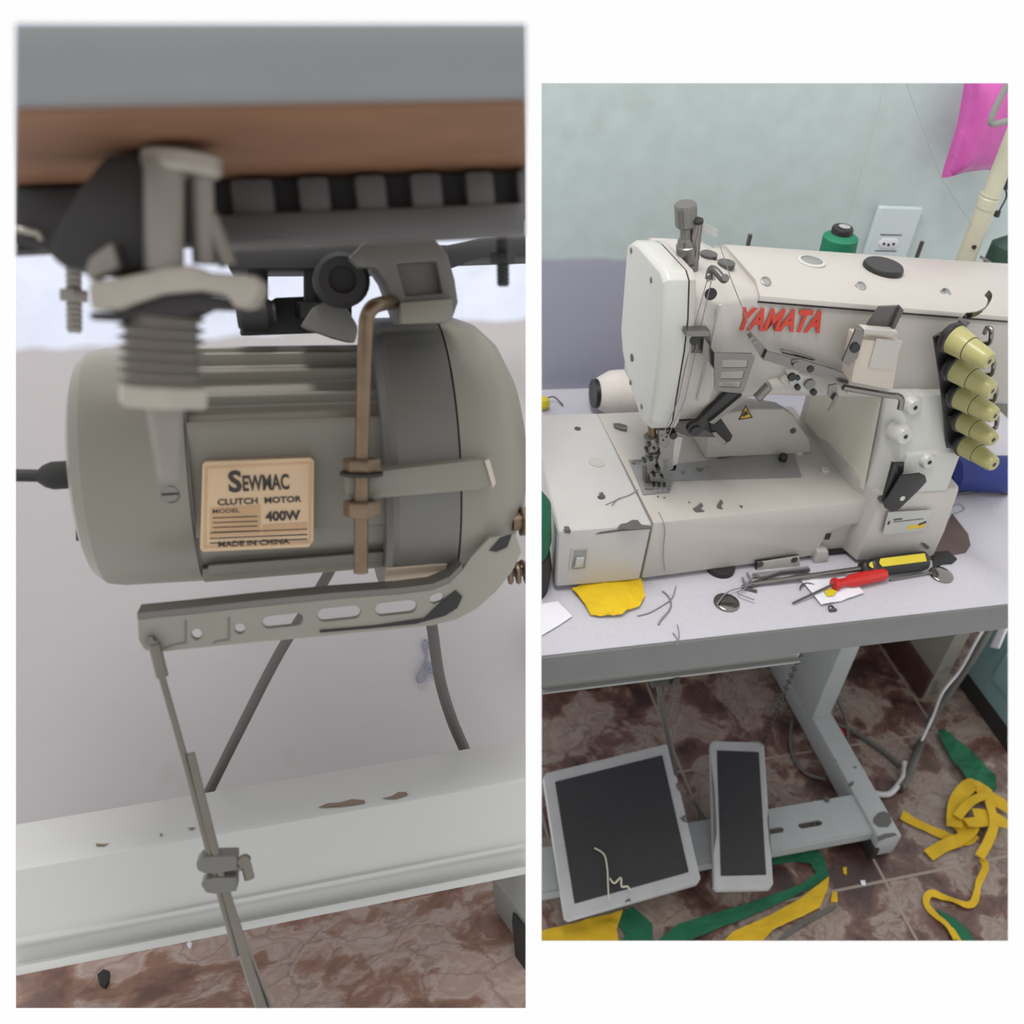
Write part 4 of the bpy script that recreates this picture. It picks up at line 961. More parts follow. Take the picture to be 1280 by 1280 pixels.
b = B(); tube(b, [R.at(947, 497, 'y', .14), R.at(961, 482, 'y', .14)], .0058, 14); tube(b, [R.at(944, 493, 'y', .14), R.at(952, 501, 'y', .14)], .0026, 10); rl = obj('thread_roller', b, 'steel', ma)
b = B(); plate(b, R, [(963, 480), (975, 477), (981, 481), (966, 486)], 'y', .148, .012); plate(b, R, [(976, 477), (990, 466), (998, 468), (992, 480), (982, 483)], 'y', .15, .01); obj('roller_bracket', b, 'cream', rl, bevel=.001)
b = B(); plate(b, R, [(985, 468), (998, 465), (1004, 470), (1016, 472), (1020, 488), (1010, 494), (998, 488), (988, 482)], 'y', .146, .014); sb = obj('tension_block', b, 'foil', ma, bevel=.002)
for x, y, r, m_ in ((989, 470, .005, 'black'), (996, 483, .0035, 'black'), (1011, 479, .0066, 'steel'), (1016, 489, .004, 'black'), (996, 471, .003, 'black')):
    b = B(); a = R.at(x, y, 'y', .146); cyl(b, a, a - V(0, .004, 0), r, 18); obj('block_screw', b, m_, sb)
# oil cup
b = B(); 
cp0 = pxs(R, [(1074, 424), (1127, 428), (1116, 488), (1064, 478)], 'y', .108); loft(b, [cp0, [p + V(0, .026, 0) for p in cp0]]); oc = obj('thread_cup', b, 'cup', ma, bevel=.002, label='stained translucent plastic cup')
b = B(); c0 = pxs(R, [(1096, 423), (1128, 427), (1116, 462), (1086, 460)], 'y', .1065); extrude_poly(b, c0, (0, .002, 0)); obj('cup_flap', b, 'cream', oc)
b = B(); plate(b, R, [(1100, 384), (1126, 383), (1130, 388), (1117, 413), (1082, 411)], 'y', .116, .004); plate(b, R, [(1126, 383), (1130, 388), (1118, 413), (1114, 412)], 'y', .112, .006); obj('cup_lid', b, 'steel_dark', oc, bevel=.0006)
b = B(); plate(b, R, [(1070, 412), (1082, 412), (1072, 448), (1060, 458), (1053, 452)], 'y', .106, .003); obj('cup_bracket', b, 'steel', oc, bevel=.0005)
b = B(); a = R.at(1068, 434, 'y', .106); cyl(b, a, a - V(0, .003, 0), .0058, 18); obj('cup_screw', b, 'black', oc)
b = B(); plate(b, R, [(1080, 412), (1122, 415), (1122, 419), (1080, 416)], 'y', .105, .012); obj('cup_rim', b, 'cream', oc)
# ---- thread tension stack
b = B(); plate(b, R, [(1167, 422), (1192, 408), (1206, 408), (1214, 440), (1222, 540), (1196, 572), (1190, 582), (1184, 578), (1180, 520), (1174, 470)], 'y', .112, .003); tp = obj('tension_plate', b, 'black', ma, bevel=.001, label='black plate carrying the thread tension knobs')
kn = [((1193, 424), (1237, 452), 1.0), ((1196, 461), (1241, 489), .93), ((1201, 495), (1244, 520), .93), ((1206, 526), (1242, 550), .88), ((1208, 556), (1243, 581), .88)]
gold = None
for i, ((x0, y0), (x1, y1), s) in enumerate(kn):
    a = R.at(x0, y0, 'y', .100); c = R.at(x1, y1, 'y', .052); d = c - a; ln = d.length
    r = .0172 * s
    b = B(); lathe(b, [(0, r * .98), (ln * .02, r), (ln * .42, r * .86), (ln * .44, r * .80), (ln * .80, r * .70), (ln * .95, r * .62), (ln, r * .50), (ln, .003), (ln * .9, .003), (ln * .9, 0)], a, d, 36)
    k = obj('tension_knob', b, 'knob_yellow', ma, label='yellow-green thread tension knob', ang=30)
    b = B(); lathe(b, [(-.010, r * .9), (-.004, r * 1.12), (-.001, r * 1.12), (.0005, r)], a, d, 32); obj('tension_disc', b, 'black', k)
    b = B(); cyl(b, a + d * .43, a + d * .445, r * .835, 32); obj('knob_groove', b, 'print_dark', k)
    b = B(); cyl(b, a + d * .985, a + d * 1.003, .0028, 14); obj('knob_bore', b, 'print_dark', k)
for x, y in ((1177, 422), (1181, 461), (1185, 495), (1189, 523), (1194, 553)):
    b = B(); plate(b, R, [(x - 4, y - 4), (x + 4, y - 5), (x + 5, y + 4), (x - 3, y + 5)], 'y', .111, -.003); obj('guide_nut', b, 'chrome', tp, bevel=.0006)
for x, y in ((1236, 418), (1239, 457), (1242, 490), (1243, 525)):
    b = B(); tube(b, smooth_pts([R.at(x - 6, y + 12, 'y', .10), R.at(x + 2, y + 9, 'y', .09), R.at(x + 3, y - 6, 'y', .09), R.at(x - 2, y - 8, 'y', .10), R.at(x - 5, y - 2, 'y', .11)], 5), .003, 10); obj('thread_eyelet', b, 'chrome', ma)
b = B(); q = smooth_pts([R.at(1203, 398, 'y', .115), R.at(1218, 396, 'y', .105), R.at(1230, 388, 'y', .10), R.at(1235, 376, 'y', .10), R.at(1231, 370, 'y', .105)], 5)
loft(b, [[p, p + V(0, -.003, .008), p + V(0, -.002, .0085), p + V(0, .001, .0005)] for p in q]); obj('hook_guide', b, 'chrome', ma)
b = B(); plate(b, R, [(1192, 408), (1202, 397), (1213, 403), (1206, 412)], 'y', .11, .003); obj('hook_base', b, 'steel', ma)
b = B(); tube(b, [R.at(815, 560, 'z', 1.0), R.at(815, 560, 'z', 1.0) - V(0, 0, .001)], .0001, 4); b.free()

# ---- threads from the machine
b = B(); tube(b, smooth_pts([R.at(896, 296, 'y', .17), R.at(905, 322, 'y', .15), R.at(915, 352, 'y', .142), R.at(930, 390, 'y', .138), R.at(940, 418, 'y', .137)]), .0005, 6); solo('sewing_thread', R, b, 'thread_grey', 'thin thread running from the guide on the head down to the guide arm', 'thread')
b = B(); tube(b, smooth_pts([R.at(798, 612, 'z', zt + .003), R.at(786, 619, 'z', zt + .0025), R.at(772, 624, 'z', zt + .0025), R.at(765, 632, 'z', zt + .002)]), .0006, 6); tube(b, smooth_pts([R.at(775, 622, 'z', zt + .002), R.at(768, 626, 'z', zt + .002), R.at(757, 631, 'z', zt + .002)]), .0005, 6); solo('thread_tail', R, b, 'thread_grey', 'loose thread tail lying on the white bed cover by the needle', 'thread')
b = B(); tube(b, smooth_pts([R.at(823, 640, 'y', .103), R.at(831, 660, 'y', .103), R.at(829, 690, 'y', .103), R.at(831, 714, 'y', .102)]), .0005, 6); solo('thread_tail', R, b, 'thread_grey', 'thread hanging down the front of the machine bed', 'thread')

for lab, pts in (('thread running down the front of the head to the needle, left strand', [(884, 350), (870, 400), (848, 500), (828, 545)]), ('thread running down the front of the head to the needle, right strand', [(889, 352), (878, 400), (856, 500), (834, 548)])):
    b = B(); tube(b, pxs(R, pts, 'y', .1395), .0005, 6); solo('sewing_thread', R, b, 'thread_grey', lab, 'thread')
b = B(); loft(b, [[V(-.1, .1475, 1.112), V(-.0985, .1445, 1.112), V(-.095, .1475, 1.112)], [V(-.098, .1505, .99), V(-.0965, .1475, .99), V(-.093, .1505, .99)]]); obj('head_rib', b, 'cream_white', ma)

for k in range(3):
    b = B(); plate(b, R, [(815.5 + k * 6.5, 603), (819 + k * 6.5, 603), (819 + k * 6.5, 609), (815.5 + k * 6.5, 609)], 'z', zt + .0056, .0006); obj('foot_slot', b, 'gap', ma)
for x, y, r_ in ((812, 556, .0024), (809, 564, .002), (818, 561, .0018), (814, 574, .003), (806, 577, .002), (823, 586, .0028), (818, 594, .0022), (828, 596, .0018)):
    b = B(); a = R.at(x, y, 'y', yn2 - .0105); cyl(b, a + V(0, .008, 0), a - V(0, .0008, 0), r_, 12); obj('clamp_screw', b, 'black', ma)
b = B(); lathe(b, [(0, .0088), (.0025, .0092), (.005, .0088)], R.at(815, 564, 'y', yn2), (0, 0, 1), 20); obj('clamp_ring', b, 'black', ma)
b = B(); plate(b, R, [(806, 590), (811, 588), (813, 604), (807, 606)], 'y', yn2 - .003, .012); obj('foot_side', b, 'steel_dark', ma, bevel=.0006)

# ---- thread stand behind the machine
YS = .42
p0 = R.at(1208, 325, 'y', YS); px_ = p0.x - .002
tsd = thing('thread_stand', R, (px_, YS, T), 'cream tubular thread stand rising behind the right end of the white machine', 'thread stand')
b = B(); cyl(b, (px_, YS, T), (px_, YS, 1.135), .0135, 24); obj('pole', b, 'pole', tsd)
b = B(); cyl(b, (px_, YS, 1.13), (px_, YS, 1.32), .0125, 24); obj('upper_pole', b, 'pole', tsd)
b = B(); lathe(b, [(0, .0145), (.014, .0145), (.016, .013), (.0175, .0145), (.02, .0145)], (px_, YS, 1.122), (0, 0, 1), 24); obj('pole_collar', b, 'pole', tsd)
b = B(); a = R.at(1218, 309, 'y', YS - .0135); cyl(b, a + V(0, .003, 0), a - V(0, .001, 0), .0032, 12); obj('pole_hole', b, 'gap', tsd)
b = B(); lathe(b, [(0, .04), (.006, .04), (.008, .02), (.03, .018)], (px_, YS, T), (0, 0, 1), 28); obj('base', b, 'steel_dark', tsd)
zc = R.at(1050, 320, 'y', YS).z - .035
b = B(); box(b, (R.at(925, 320, 'y', YS).x, YS - .008, zc - .012), (px_ + .16, YS + .008, zc)); obj('cross_bar', b, 'steel_dark', tsd)
for x, y in ((938, 293), (1153, 302)):
    b = B(); a = R.at(x, y, 'y', YS); cyl(b, (a.x, YS, zc), a, .0032, 12); obj('spool_pin', b, 'steel_dark', tsd)
b = B(); tube(b, smooth_pts([R.at(1264, 96, 'y', .40), R.at(1256, 112, 'y', .40), R.at(1243, 138, 'y', .40), R.at(1239, 154, 'y', .40), R.at(1252, 153, 'y', .40), R.at(1270, 148, 'y', .40)], 5), .0042, 12); obj('guide_rod', b, 'stand_grey', tsd)
b = B(); tube(b, [R.at(1226, 321, 'y', YS - .04), R.at(1240, 330, 'y', YS - .04), R.at(1270, 346, 'y', YS - .04)], .002, 8); tube(b, [R.at(1232, 331, 'y', YS - .04), R.at(1270, 352, 'y', YS - .04)], .0016, 8); obj('tray_wire', b, 'steel', tsd)

# ---- cones of thread
def cone_thing(label, fr, base, axis, prof, m, core=None, group='thread cones'):
    t = thing('thread_cone', fr, base, label, 'thread cone', group)
    b = B(); lathe(b, prof, base, axis, 48); obj('thread_winding', b, m, t)
    for nm, pr2, mm in (core or []):
        b = B(); lathe(b, pr2, base, axis, 36); obj(nm, b, mm, t)
    return t
a = R.at(1053, 287, 'y', YS); hh = a.z - zc
gx = R.at(1045, 318, 'y', YS).x + .004
g_ = cone_thing('green thread cone with a black cap standing behind the machine beside the outlet', R, V(gx, YS, zc + .004), V(a.x - gx, 0, hh),
    [(0, .026), (hh * .80, .0245), (hh * .88, .0155), (hh * .88, 0)], 'green_thread', [('cone_cap', [(hh * .80, .0152), (hh * .97, .0150), (hh, .0135), (hh, .0)], 'black')])
b = B(); c = V(gx, YS, zc + .004) + V(a.x - gx, 0, hh).normalized() * (hh + .0005)
extrude_poly(b, [c + V(math.cos(t) * .0085 + .002, math.sin(t) * .0075, 0) for t in [2 * math.pi * k / 16 for k in range(16)]], (0, 0, .0006)); obj('cap_label', b, 'foil', g_)
a = R.at(1262, 300, 'y', YS)
cone_thing('dark green thread cone cut by the right edge beside the cream pole', R, V(a.x, YS, zc + .0035), V(.08, 0, 1), [(0, .024), (.05, .026), (a.z - zc + .002, .008), (a.z - zc + .002, 0)], 'dark_green')
YC = .492; a = R.at(741, 492, 'y', YC); rc = a.z - T
cone_thing('cream thread cone lying on its side behind the head of the machine', R, V(a.x, YC, T + rc), (1, 0, 0), [(.006, .0), (.006, rc * .6), (.010, rc * .72), (.028, rc * .97), (.04, rc), (.17, rc * 1.0), (.17, 0)], 'cream_thread',
    [('cone_core', [(0, rc * .52), (0, rc * .62), (.020, rc * .66), (.020, 0), (.003, 0), (.003, rc * .50)], 'black')])
a = R.at(1205, 590, 'z', T + .03); 
cone_thing('blue thread cone lying on the table behind the tension knobs', R, a + V(-.03, .0, 0), (1, -.12, 0), [(0, 0), (0, .018), (.01, .027), (.14, .0295), (.16, .02), (.16, 0)], 'blue_thread', [('cone_core', [(-.012, .012), (-.012, .014), (.01, .016)], 'black')])
a = R.at(645, 730, 'z', T)
cone_thing('green thread cone on a black base left of the machine bed', R, V(a.x, a.y, T), (0, 0, 1), [(.055, 0), (.055, .034), (.075, .036), (.125, .030), (.15, .012), (.15, 0)], 'green_cloth', [('cone_base', [(0, .0), (0, .040), (.03, .041), (.057, .036), (.057, 0)], 'rubber')])
b = B(); tube(b, [R.at(1192, 617, 'z', T + .004), R.at(1240, 611, 'z', T + .004), R.at(1275, 607, 'z', T + .004)], .0032, 8); tube(b, [R.at(1200, 600, 'z', T + .003), R.at(1275, 622, 'z', T + .003)], .0022, 8); solo('loose_wire', R, b, 'steel_dark', 'thin metal wires lying on the table in front of the blue cone', 'wire')
b = B(); tube(b, smooth_pts([R.at(1188, 640, 'z', T + .001), R.at(1192, 632, 'z', T + .001), R.at(1200, 630, 'z', T + .003), R.at(1205, 637, 'z', T + .001), R.at(1190, 643, 'z', T + .001)]), .0006, 6); solo('thread_scrap', R, b, 'thread_grey', 'curled thread on the table right of the machine column', 'thread')

# ---- on the wall: outlet and pink bag
w0 = R.at(1097, 254, 'y', .60); w1 = R.at(1150, 259, 'y', .60); zt_ = (w0.z + w1.z) / 2
ot = thing('wall_outlet', R, (w0.x, .60, zt_ - .125), 'white plastic power outlet plate on the wall above the machine', 'outlet')
b = B(); box(b, (w0.x, .589, zt_ - .125), (w1.x, .60, zt_)); obj('cover_plate', b, 'white_plastic', ot, bevel=.004, seg=3)
b = B(); c = R.at(1111, 304, 'y', .588); h6 = [(-.019, 0), (-.013, -.008), (.013, -.008), (.019, 0), (.013, .008), (-.013, .008)]
extrude_poly(b, [V(c.x + x, .5895, c.z + z) for x, z in h6], (0, -.0022, 0)); so = obj('socket', b, 'paper', ot, bevel=.0006)
for x, z in ((-.009, -.001), (0, -.0025), (.009, -.001)):
    b = B(); cyl(b, (c.x + x, .588, c.z + z), (c.x + x, .5868, c.z + z), .0026, 12); obj('socket_hole', b, 'gap', so)
b = B(); box(b, (c.x - .02, .5885, c.z + .013), (c.x + .02, .5895, c.z + .0145)); box(b, (c.x - .02, .5885, c.z - .0145), (c.x + .02, .5895, c.z - .013)); obj('module_seam', b, 'gap', ot)
def pillow(b, pts, bulge, seed=0):
    tmp = bmesh.new(); vs = [tmp.verts.new(p) for p in pts]
    for i in range(len(vs)): tmp.edges.new((vs[i], vs[(i + 1) % len(vs)]))
    bmesh.ops.triangle_fill(tmp, use_beauty=True, edges=tmp.edges[:])
    for _ in range(4): bmesh.ops.subdivide_edges(tmp, edges=[e for e in tmp.edges if e.calc_length() > .008], cuts=1, use_grid_fill=True)
    bmesh.ops.triangulate(tmp, faces=tmp.faces[:])
    segs = [(Vector(pts[i]), Vector(pts[(i + 1) % len(pts)])) for i in range(len(pts))]
    def dist(p):
        best = 9
        for a, c in segs:
            t = max(0, min(1, (p - a).dot(c - a) / (c - a).length_squared)); best = min(best, (a + (c - a) * t - p).length)
        return best
    tmp.verts.index_update(); A, Bv = {}, {}
    for v in tmp.verts:
        d = min(dist(v.co) / .05, 1); k = bulge * math.sqrt(max(d * (2 - d), 0))
        w = .005 * d * noise.noise(v.co * 28 + Vector((seed, 0, 0))) + .003 * d * noise.noise(Vector((v.co.x * 90, v.co.y, v.co.z * 25)))
        A[v.index] = b.verts.new(v.co + Vector((0, -k + w - .0008, 0))); Bv[v.index] = b.verts.new(v.co + Vector((0, .003 * d + .0004, 0)))
    for f in tmp.faces:
        i = [v.index for v in f.verts]; b.faces.new([A[k] for k in i]); b.faces.new([Bv[k] for k in reversed(i)])
    for e in tmp.edges:
        if e.is_boundary:
            p, q = e.verts[0].index, e.verts[1].index; b.faces.new((A[p], A[q], Bv[q], Bv[p]))
    tmp.free()
b = B(); pillow(b, pxs(R, [(1207, 90), (1330, 90), (1330, 200), (1290, 205), (1245, 212), (1222, 212), (1200, 215), (1187, 219), (1177, 222), (1179, 212), (1186, 190), (1196, 158), (1203, 120)], 'y', .55), .03)
solo('plastic_bag', R, b, 'pink', 'bright pink plastic bag hanging on the wall at upper right', 'bag', ang=60)
b = B(); tube(b, smooth_pts([R.at(1262, 215, 'y', .45), R.at(1257, 232, 'y', .45), R.at(1258, 246, 'y', .45), R.at(1250, 262, 'y', .45), R.at(1248, 270, 'y', .45)]), .0014, 6)
a = R.at(1247, 266, 'y', .45); box(b, (a.x - .003, .447, a.z - .006), (a.x + .003, .453, a.z + .003)); a = R.at(1258, 230, 'y', .45); box(b, (a.x - .002, .448, a.z - .008), (a.x + .004, .452, a.z + .006))
solo('black_string', R, b, 'black', 'thin black cord with a small clip hanging at the right edge beside the pole', 'cord')
for lab, pts in (('faint thread slanting down the wall to the green cone', [(1106, 100), (1090, 170), (1072, 230), (1057, 284)]), ('faint thread slanting down the wall past the pink bag to the pole', [(1132, 100), (1142, 130), (1176, 222), (1220, 290)])):
    b = B(); tube(b, pxs(R, pts, 'y', YS), .00035, 6); solo('sewing_thread', R, b, 'thread_faint', lab, 'thread')

# ---- on the table top
for x, y, lab in ((908, 754, 'round shiny metal table cap at the left, threads lying on it'), (1176, 719, 'round shiny metal table cap near the right end of the machine')):
    b = B(); a = R.at(x, y, 'z', T); lathe(b, [(0, .0165), (.002, .0165), (.0032, .0145), (.0048, .010), (.0055, .004), (.0056, 0)], V(a.x, a.y, T), (0, 0, 1), 36); solo('table_cap', R, b, 'chrome', lab, 'cap', 'metal caps in the table top', ang=60)
def lie(x, y, h): return R.at(x, y, 'z', T + h)
s1 = thing('screwdriver', R, lie(1070, 724, 0), 'small screwdriver with a red plastic handle lying on a paper scrap', 'screwdriver')
a = lie(1041, 731, .010); c = lie(1107, 717, .010); d = c - a; ln = d.length
b = B(); k8 = []
lathe(b, [(0, .0055), (.001, .0085), (.006, .0088), (.009, .0062), (.020, .0058), (.026, .0082), (.032, .0092), (ln - .006, .0094), (ln - .002, .0082), (ln, .005), (ln, 0)], a, d, 10); obj('handle', b, 'red_plastic', s1, label='red plastic handle', ang=30)
b = B(); tube(b, [a - d * .02, a + (lie(991, 754, .003) - a)], [.0017, .0014], 10); obj('shaft', b, 'steel_dark', s1)
s2 = thing('screwdriver', R, lie(1110, 695, 0), 'large screwdriver with a black and yellow handle lying along the machine base', 'screwdriver')
a = lie(1075, 711, .0128); c = lie(1156, 701, .0128); d = c - a; ln = d.length
def rsec(cn, w, h, d):
    s = d.cross(V(0, 0, 1)).normalized(); u = s.cross(d).normalized()
    s, u = s * .82 - u * .57, u * .82 + s * .57
    return [cn + s * w * x + u * h * z for x, z in ((-1, -.5), (-.6, -1), (.6, -1), (1, -.5), (1, .5), (.6, 1), (-.6, 1), (-1, .5))]
b = B(); loft(b, [rsec(a + d * t, w, w, d.normalized()) for t, w in ((0, .006), (.03, .009), (.10, .010), (.13, .0085), (.17, .0115), (.5, .0125), (.97, .0125), (1, .011))]); h2_ = obj('handle', b, 'black', s2, bevel=.0012, label='black handle')
b = B(); u = d.normalized(); s = u.cross(V(0, 0, 1)).normalized(); up = s.cross(u)
s, up = s * .82 - up * .57, up * .82 + s * .57
def strip(t0, t1, w, off, wd=.0035):
    b = B(); q = []
    n_ = (up * 1.0 - s * -.0).normalized()
    base = a + up * (.0128) - s * off
    q = [base + d * t0 - s * wd * .2, base + d * (t0 + .03) - s * wd, base + d * t1 - s * wd, base + d * t1 + s * wd, base + d * (t0 + .03) + s * wd, base + d * t0 + s * wd * .2]
    extrude_poly(b, q, up * .0004); return b
b.free()
obj('handle_stripe', strip(.22, .93, 0, .0025, .0055), 'yellow_plastic', h2_, label='yellow stripe'); 
obj('collar_stripe', strip(.06, .115, 0, .001, .004), 'yellow_plastic', h2_)
b = B(); e = lie(940, 730, .004); tube(b, [a + d * .02, a + (e - a) * .92, e], [.0036, .0032, .0022], 12); obj('shaft', b, 'steel', s2)
b = B(); tube(b, [lie(1112, 725, .0025), lie(1135, 721, .0025), lie(1164, 716, .0025)], .0018, 8); solo('needle_rod', R, b, 'steel', 'thin steel rod lying in front of the black screwdriver handle', 'rod')
b = B(); tube(b, [lie(1010, 717, .003), lie(960, 728, .003), lie(928, 735, .003), lie(946, 739, .002)], .0022, 8); tube(b, [lie(1012, 712, .005), lie(975, 716, .005), lie(928, 733, .003)], .002, 8); solo('tweezers', R, b, 'steel_dark', 'grey metal tweezers lying by the left metal cap', 'tweezers')
pp = thing('paper_scrap', R, lie(1040, 735, 0), 'crumpled white paper scrap with a yellow spot under the red screwdriver', 'scrap')
b = B(); cloth(b, pxs(R, [(1001, 726), (1020, 718), (1050, 714), (1068, 728), (1080, 742), (1050, 752), (1026, 757), (1016, 744)], 'z', T + .0022), .003, .0004, 3, 3, 60); obj('sheet', b, 'paper', pp)
b = B(); cloth(b, pxs(R, [(1030, 740), (1038, 736), (1046, 740), (1042, 745), (1034, 746)], 'z', T + .0052), .0015, .0006, 2, 5); obj('yellow_spot', b, 'yellow_plastic', pp)
b = B(); a = lie(1038, 762, 0); lathe(b, [(0, .0035), (.003, .005), (.005, .0035), (.005, .0018), (.002, .0018)], a, (0.3, .1, 1), 10); box(b, (a.x - .004, a.y - .005, T + .0002), (a.x + .006, a.y - .002, T + .004)); solo('small_nut', R, b, 'steel_dark', 'tiny metal nut on the table just below the paper scrap', 'nut')
b = B(); cloth(b, pxs(R, [(714, 738), (740, 729), (775, 726), (800, 724), (806, 747), (799, 760), (785, 765), (776, 771), (750, 772), (738, 770), (730, 757)], 'z', T + .0015), .0075, .0010, 3, 1, 45); solo('yellow_cloth', R, b, 'yellow_cloth', 'scrap of bright yellow cloth tucked under the left end of the machine', 'cloth', ang=70)
b = B(); cloth(b, pxs(R, [(640, 768), (672, 757), (697, 752), (715, 771), (700, 781), (677, 795), (640, 812)], 'z', T + .002), .0015, .0004, 2, 2); solo('paper_sheet', R, b, 'paper', 'white paper at the left edge of the table', 'paper')
tl = lambda pts, h=.0012: smooth_pts([lie(x, y, h) for x, y in pts], 5)
b = B(); tube(b, tl([(828, 739), (835, 745), (839, 755), (836, 764), (828, 773), (823, 781)]), .0012, 6); tube(b, tl([(845, 733), (840, 748), (828, 757), (812, 766), (797, 770)]), .0008, 6); tube(b, tl([(823, 780), (826, 776), (832, 770)]), .0008, 6); solo('thread_tangle', R, b, 'thread_grey', 'grey thread tangle on the table right of the yellow cloth', 'thread')
b = B(); tube(b, tl([(847, 781), (849, 795), (846, 807)]), .0007, 6); tube(b, tl([(841, 791), (846, 798), (848, 806)]), .0007, 6); solo('thread_scrap', R, b, 'thread_grey', 'short grey thread near the front table edge', 'thread')
b = B(); tube(b, tl([(896, 756), (905, 744), (914, 738), (930, 733), (938, 722), (932, 735), (922, 741), (943, 750), (980, 752)][:8], .0065), .0009, 6); tube(b, tl([(928, 722), (934, 732), (940, 728), (934, 716)], .004), .0016, 6); solo('thread_tangle', R, b, 'thread_grey', 'grey thread knot between the left metal cap and the machine base', 'thread')
b = B(); tube(b, tl([(1000, 736), (1003, 731), (1010, 729), (1018, 731)], .004), .0013, 6); solo('wire_staple', R, b, 'steel', 'bent wire staple at the left corner of the paper scrap', 'staple')
b = B(); a = R.at(679, 504, 'z', T + .011); lathe(b, [(-.011, 0), (-.009, .007), (0, .011), (.008, .008), (.010, 0)], a, (0, 0, 1), 20); tc_ = thing('yellow_clip', R, V(a.x, a.y, T), 'small yellow clip with a black wire on the table at the far left', 'clip')
obj('clip_body', b, 'yellow_plastic', tc_)
b = B(); tube(b, smooth_pts([R.at(682, 500, 'z', T + .012), R.at(687, 496.5, 'z', T + .012), R.at(694, 497, 'z', T + .008), R.at(704, 507, 'z', T + .002)]), .0011, 6); obj('clip_wire', b, 'black', tc_)

# ---- under and beside the table
bn = thing('storage_box', R, (1.0, .30, 0), 'teal plastic storage box on the floor at the right edge', 'box')
b = B(); box(b, (.868, .06, .045), (1.2, .455, .60)); obj('body', b, 'teal', bn, bevel=.012, seg=3)
b = B(); box(b, (.872, .065, 0), (1.19, .45, .05)); obj('base', b, 'rubber', bn)  # black block standing in for the strip of shadow below the box
b = B()
for k in range(2):
    q = pxs(R, [[(1223, 893), (1252, 858), (1275, 885), (1250, 930)], [(1250, 935), (1280, 890), (1300, 930), (1275, 980)]][k], 'x', .869)
for z0, z1, y0, y1 in ((.11, .20, .10, .22), (.11, .20, .25, .37)):
    b2 = B(); loft(b2, [[V(.869, y0, z0), V(.869, y1, z0), V(.869, y1, z1), V(.869, y0, z1)], [V(.854, y0 + .008, z0 + .008), V(.854, y1 - .008, z0 + .008), V(.854, y1 - .008, z1 - .008), V(.854, y0 + .008, z1 - .008)]]); obj('side_panel', b2, 'teal', bn, bevel=.002)
b.free()
b = B(); plate(b, R, [(1248, 786), (1258, 784), (1247, 811), (1237, 809)], 'x', .85, .006); solo('hanging_tag', R, b, 'paper', 'white strip hanging above the teal box at the right edge', 'tag', bevel=.0006)
def cab(name, label, pts, r, m, cat='cable', n=8):
    b = B(); tube(b, smooth_pts([R.at(x, y, ax, v) for x, y, ax, v in pts], 6), r, n); return solo(name, R, b, m, label, cat)
cab('power_cable', 'thick grey cable bundle hanging from the table down to the floor', [(1244, 770, 'y', .36), (1222, 812, 'y', .36), (1196, 852, 'y', .37), (1170, 890, 'y', .36), (1155, 920, 'y', .33), (1143, 950, 'z', .03), (1134, 972, 'z', .01), (1126, 985, 'z', .008)], .0085, 'cable')
cab('power_cable', 'white cable twisted along the thick grey cable bundle', [(1238, 772, 'y', .335), (1220, 802, 'y', .335), (1200, 838, 'y', .345), (1178, 866, 'y', .335), (1166, 896, 'y', .33), (1152, 926, 'y', .30)], .0030, 'cable_white')
cab('power_cable', 'short white cable end lying on the floor behind the stand foot', [(1131, 952, 'z', .022), (1130, 968, 'z', .012), (1122, 982, 'z', .008), (1112, 992, 'z', .007), (1100, 993, 'z', .007), (1088, 990, 'z', .007)], .0060, 'cable_white')
cab('floor_cable', 'dark cable lying on the floor right of the stand foot', [(1045, 905, 'z', .006), (1062, 912, 'z', .006), (1084, 925, 'z', .006), (1108, 942, 'z', .006), (1126, 958, 'z', .006)], .0048, 'cable')
cab('floor_cable', 'dark cable looping on the floor left of the stand foot', [(990, 900, 'z', .005), (988, 930, 'z', .005), (995, 952, 'z', .005), (1010, 968, 'z', .005), (1032, 974, 'z', .005)], .0038, 'cable')
cab('floor_cable', 'thin dark cable rising beside the stand column', [(1046, 872, 'z', .05), (1054, 890, 'z', .03), (1058, 905, 'z', .01), (1060, 935, 'z', .005)], .0038, 'cable')
b = B(); cloth(b, pxs(R, [(1049, 905), (1056, 912), (1060, 930), (1053, 922)], 'z', .003), .003, .001, 2); solo('red_scrap', R, b, 'red_plastic', 'small red scrap on the floor beside the stand foot', 'scrap')
# cloth strips on the floor
fl = lambda pts, z=.0015: pxs(R, pts, 'z', z)
def rag(name, label, pts, m, amp=.008, seed=0, z=.002): 
    b = B(); cloth(b, fl(pts, z), amp, .0010, 3, seed, 30); return solo(name, R, b, m, label, 'cloth', 'cloth offcuts on the floor', ang=70)
rag('cloth_offcut', 'crumpled green offcut on the floor beside the teal box', [(1169, 918), (1176, 915), (1192, 928), (1215, 946), (1220, 955), (1238, 968), (1244, 990), (1232, 996), (1208, 980), (1192, 962), (1182, 942)], 'green_cloth', .02, 1)
rag('cloth_offcut', 'curved green offcut right of the small pedal', [(945, 1074), (967, 1066), (1000, 1057), (1018, 1060), (1030, 1074), (1035, 1096), (1015, 1110), (970, 1132), (925, 1152), (890, 1164), (848, 1184), (812, 1184), (848, 1156), (880, 1146), (930, 1132), (975, 1116), (1002, 1106), (1020, 1092), (1012, 1080), (990, 1078), (945, 1086)], 'green_cloth', .006, 2)
rag('cloth_offcut', 'yellow offcut along the edge of the curved green one', [(1036, 1096), (1034, 1112), (1024, 1136), (990, 1152), (965, 1164), (945, 1186), (896, 1186), (915, 1166), (960, 1146), (1000, 1124)], 'yellow_floor', .006, 3, .008)
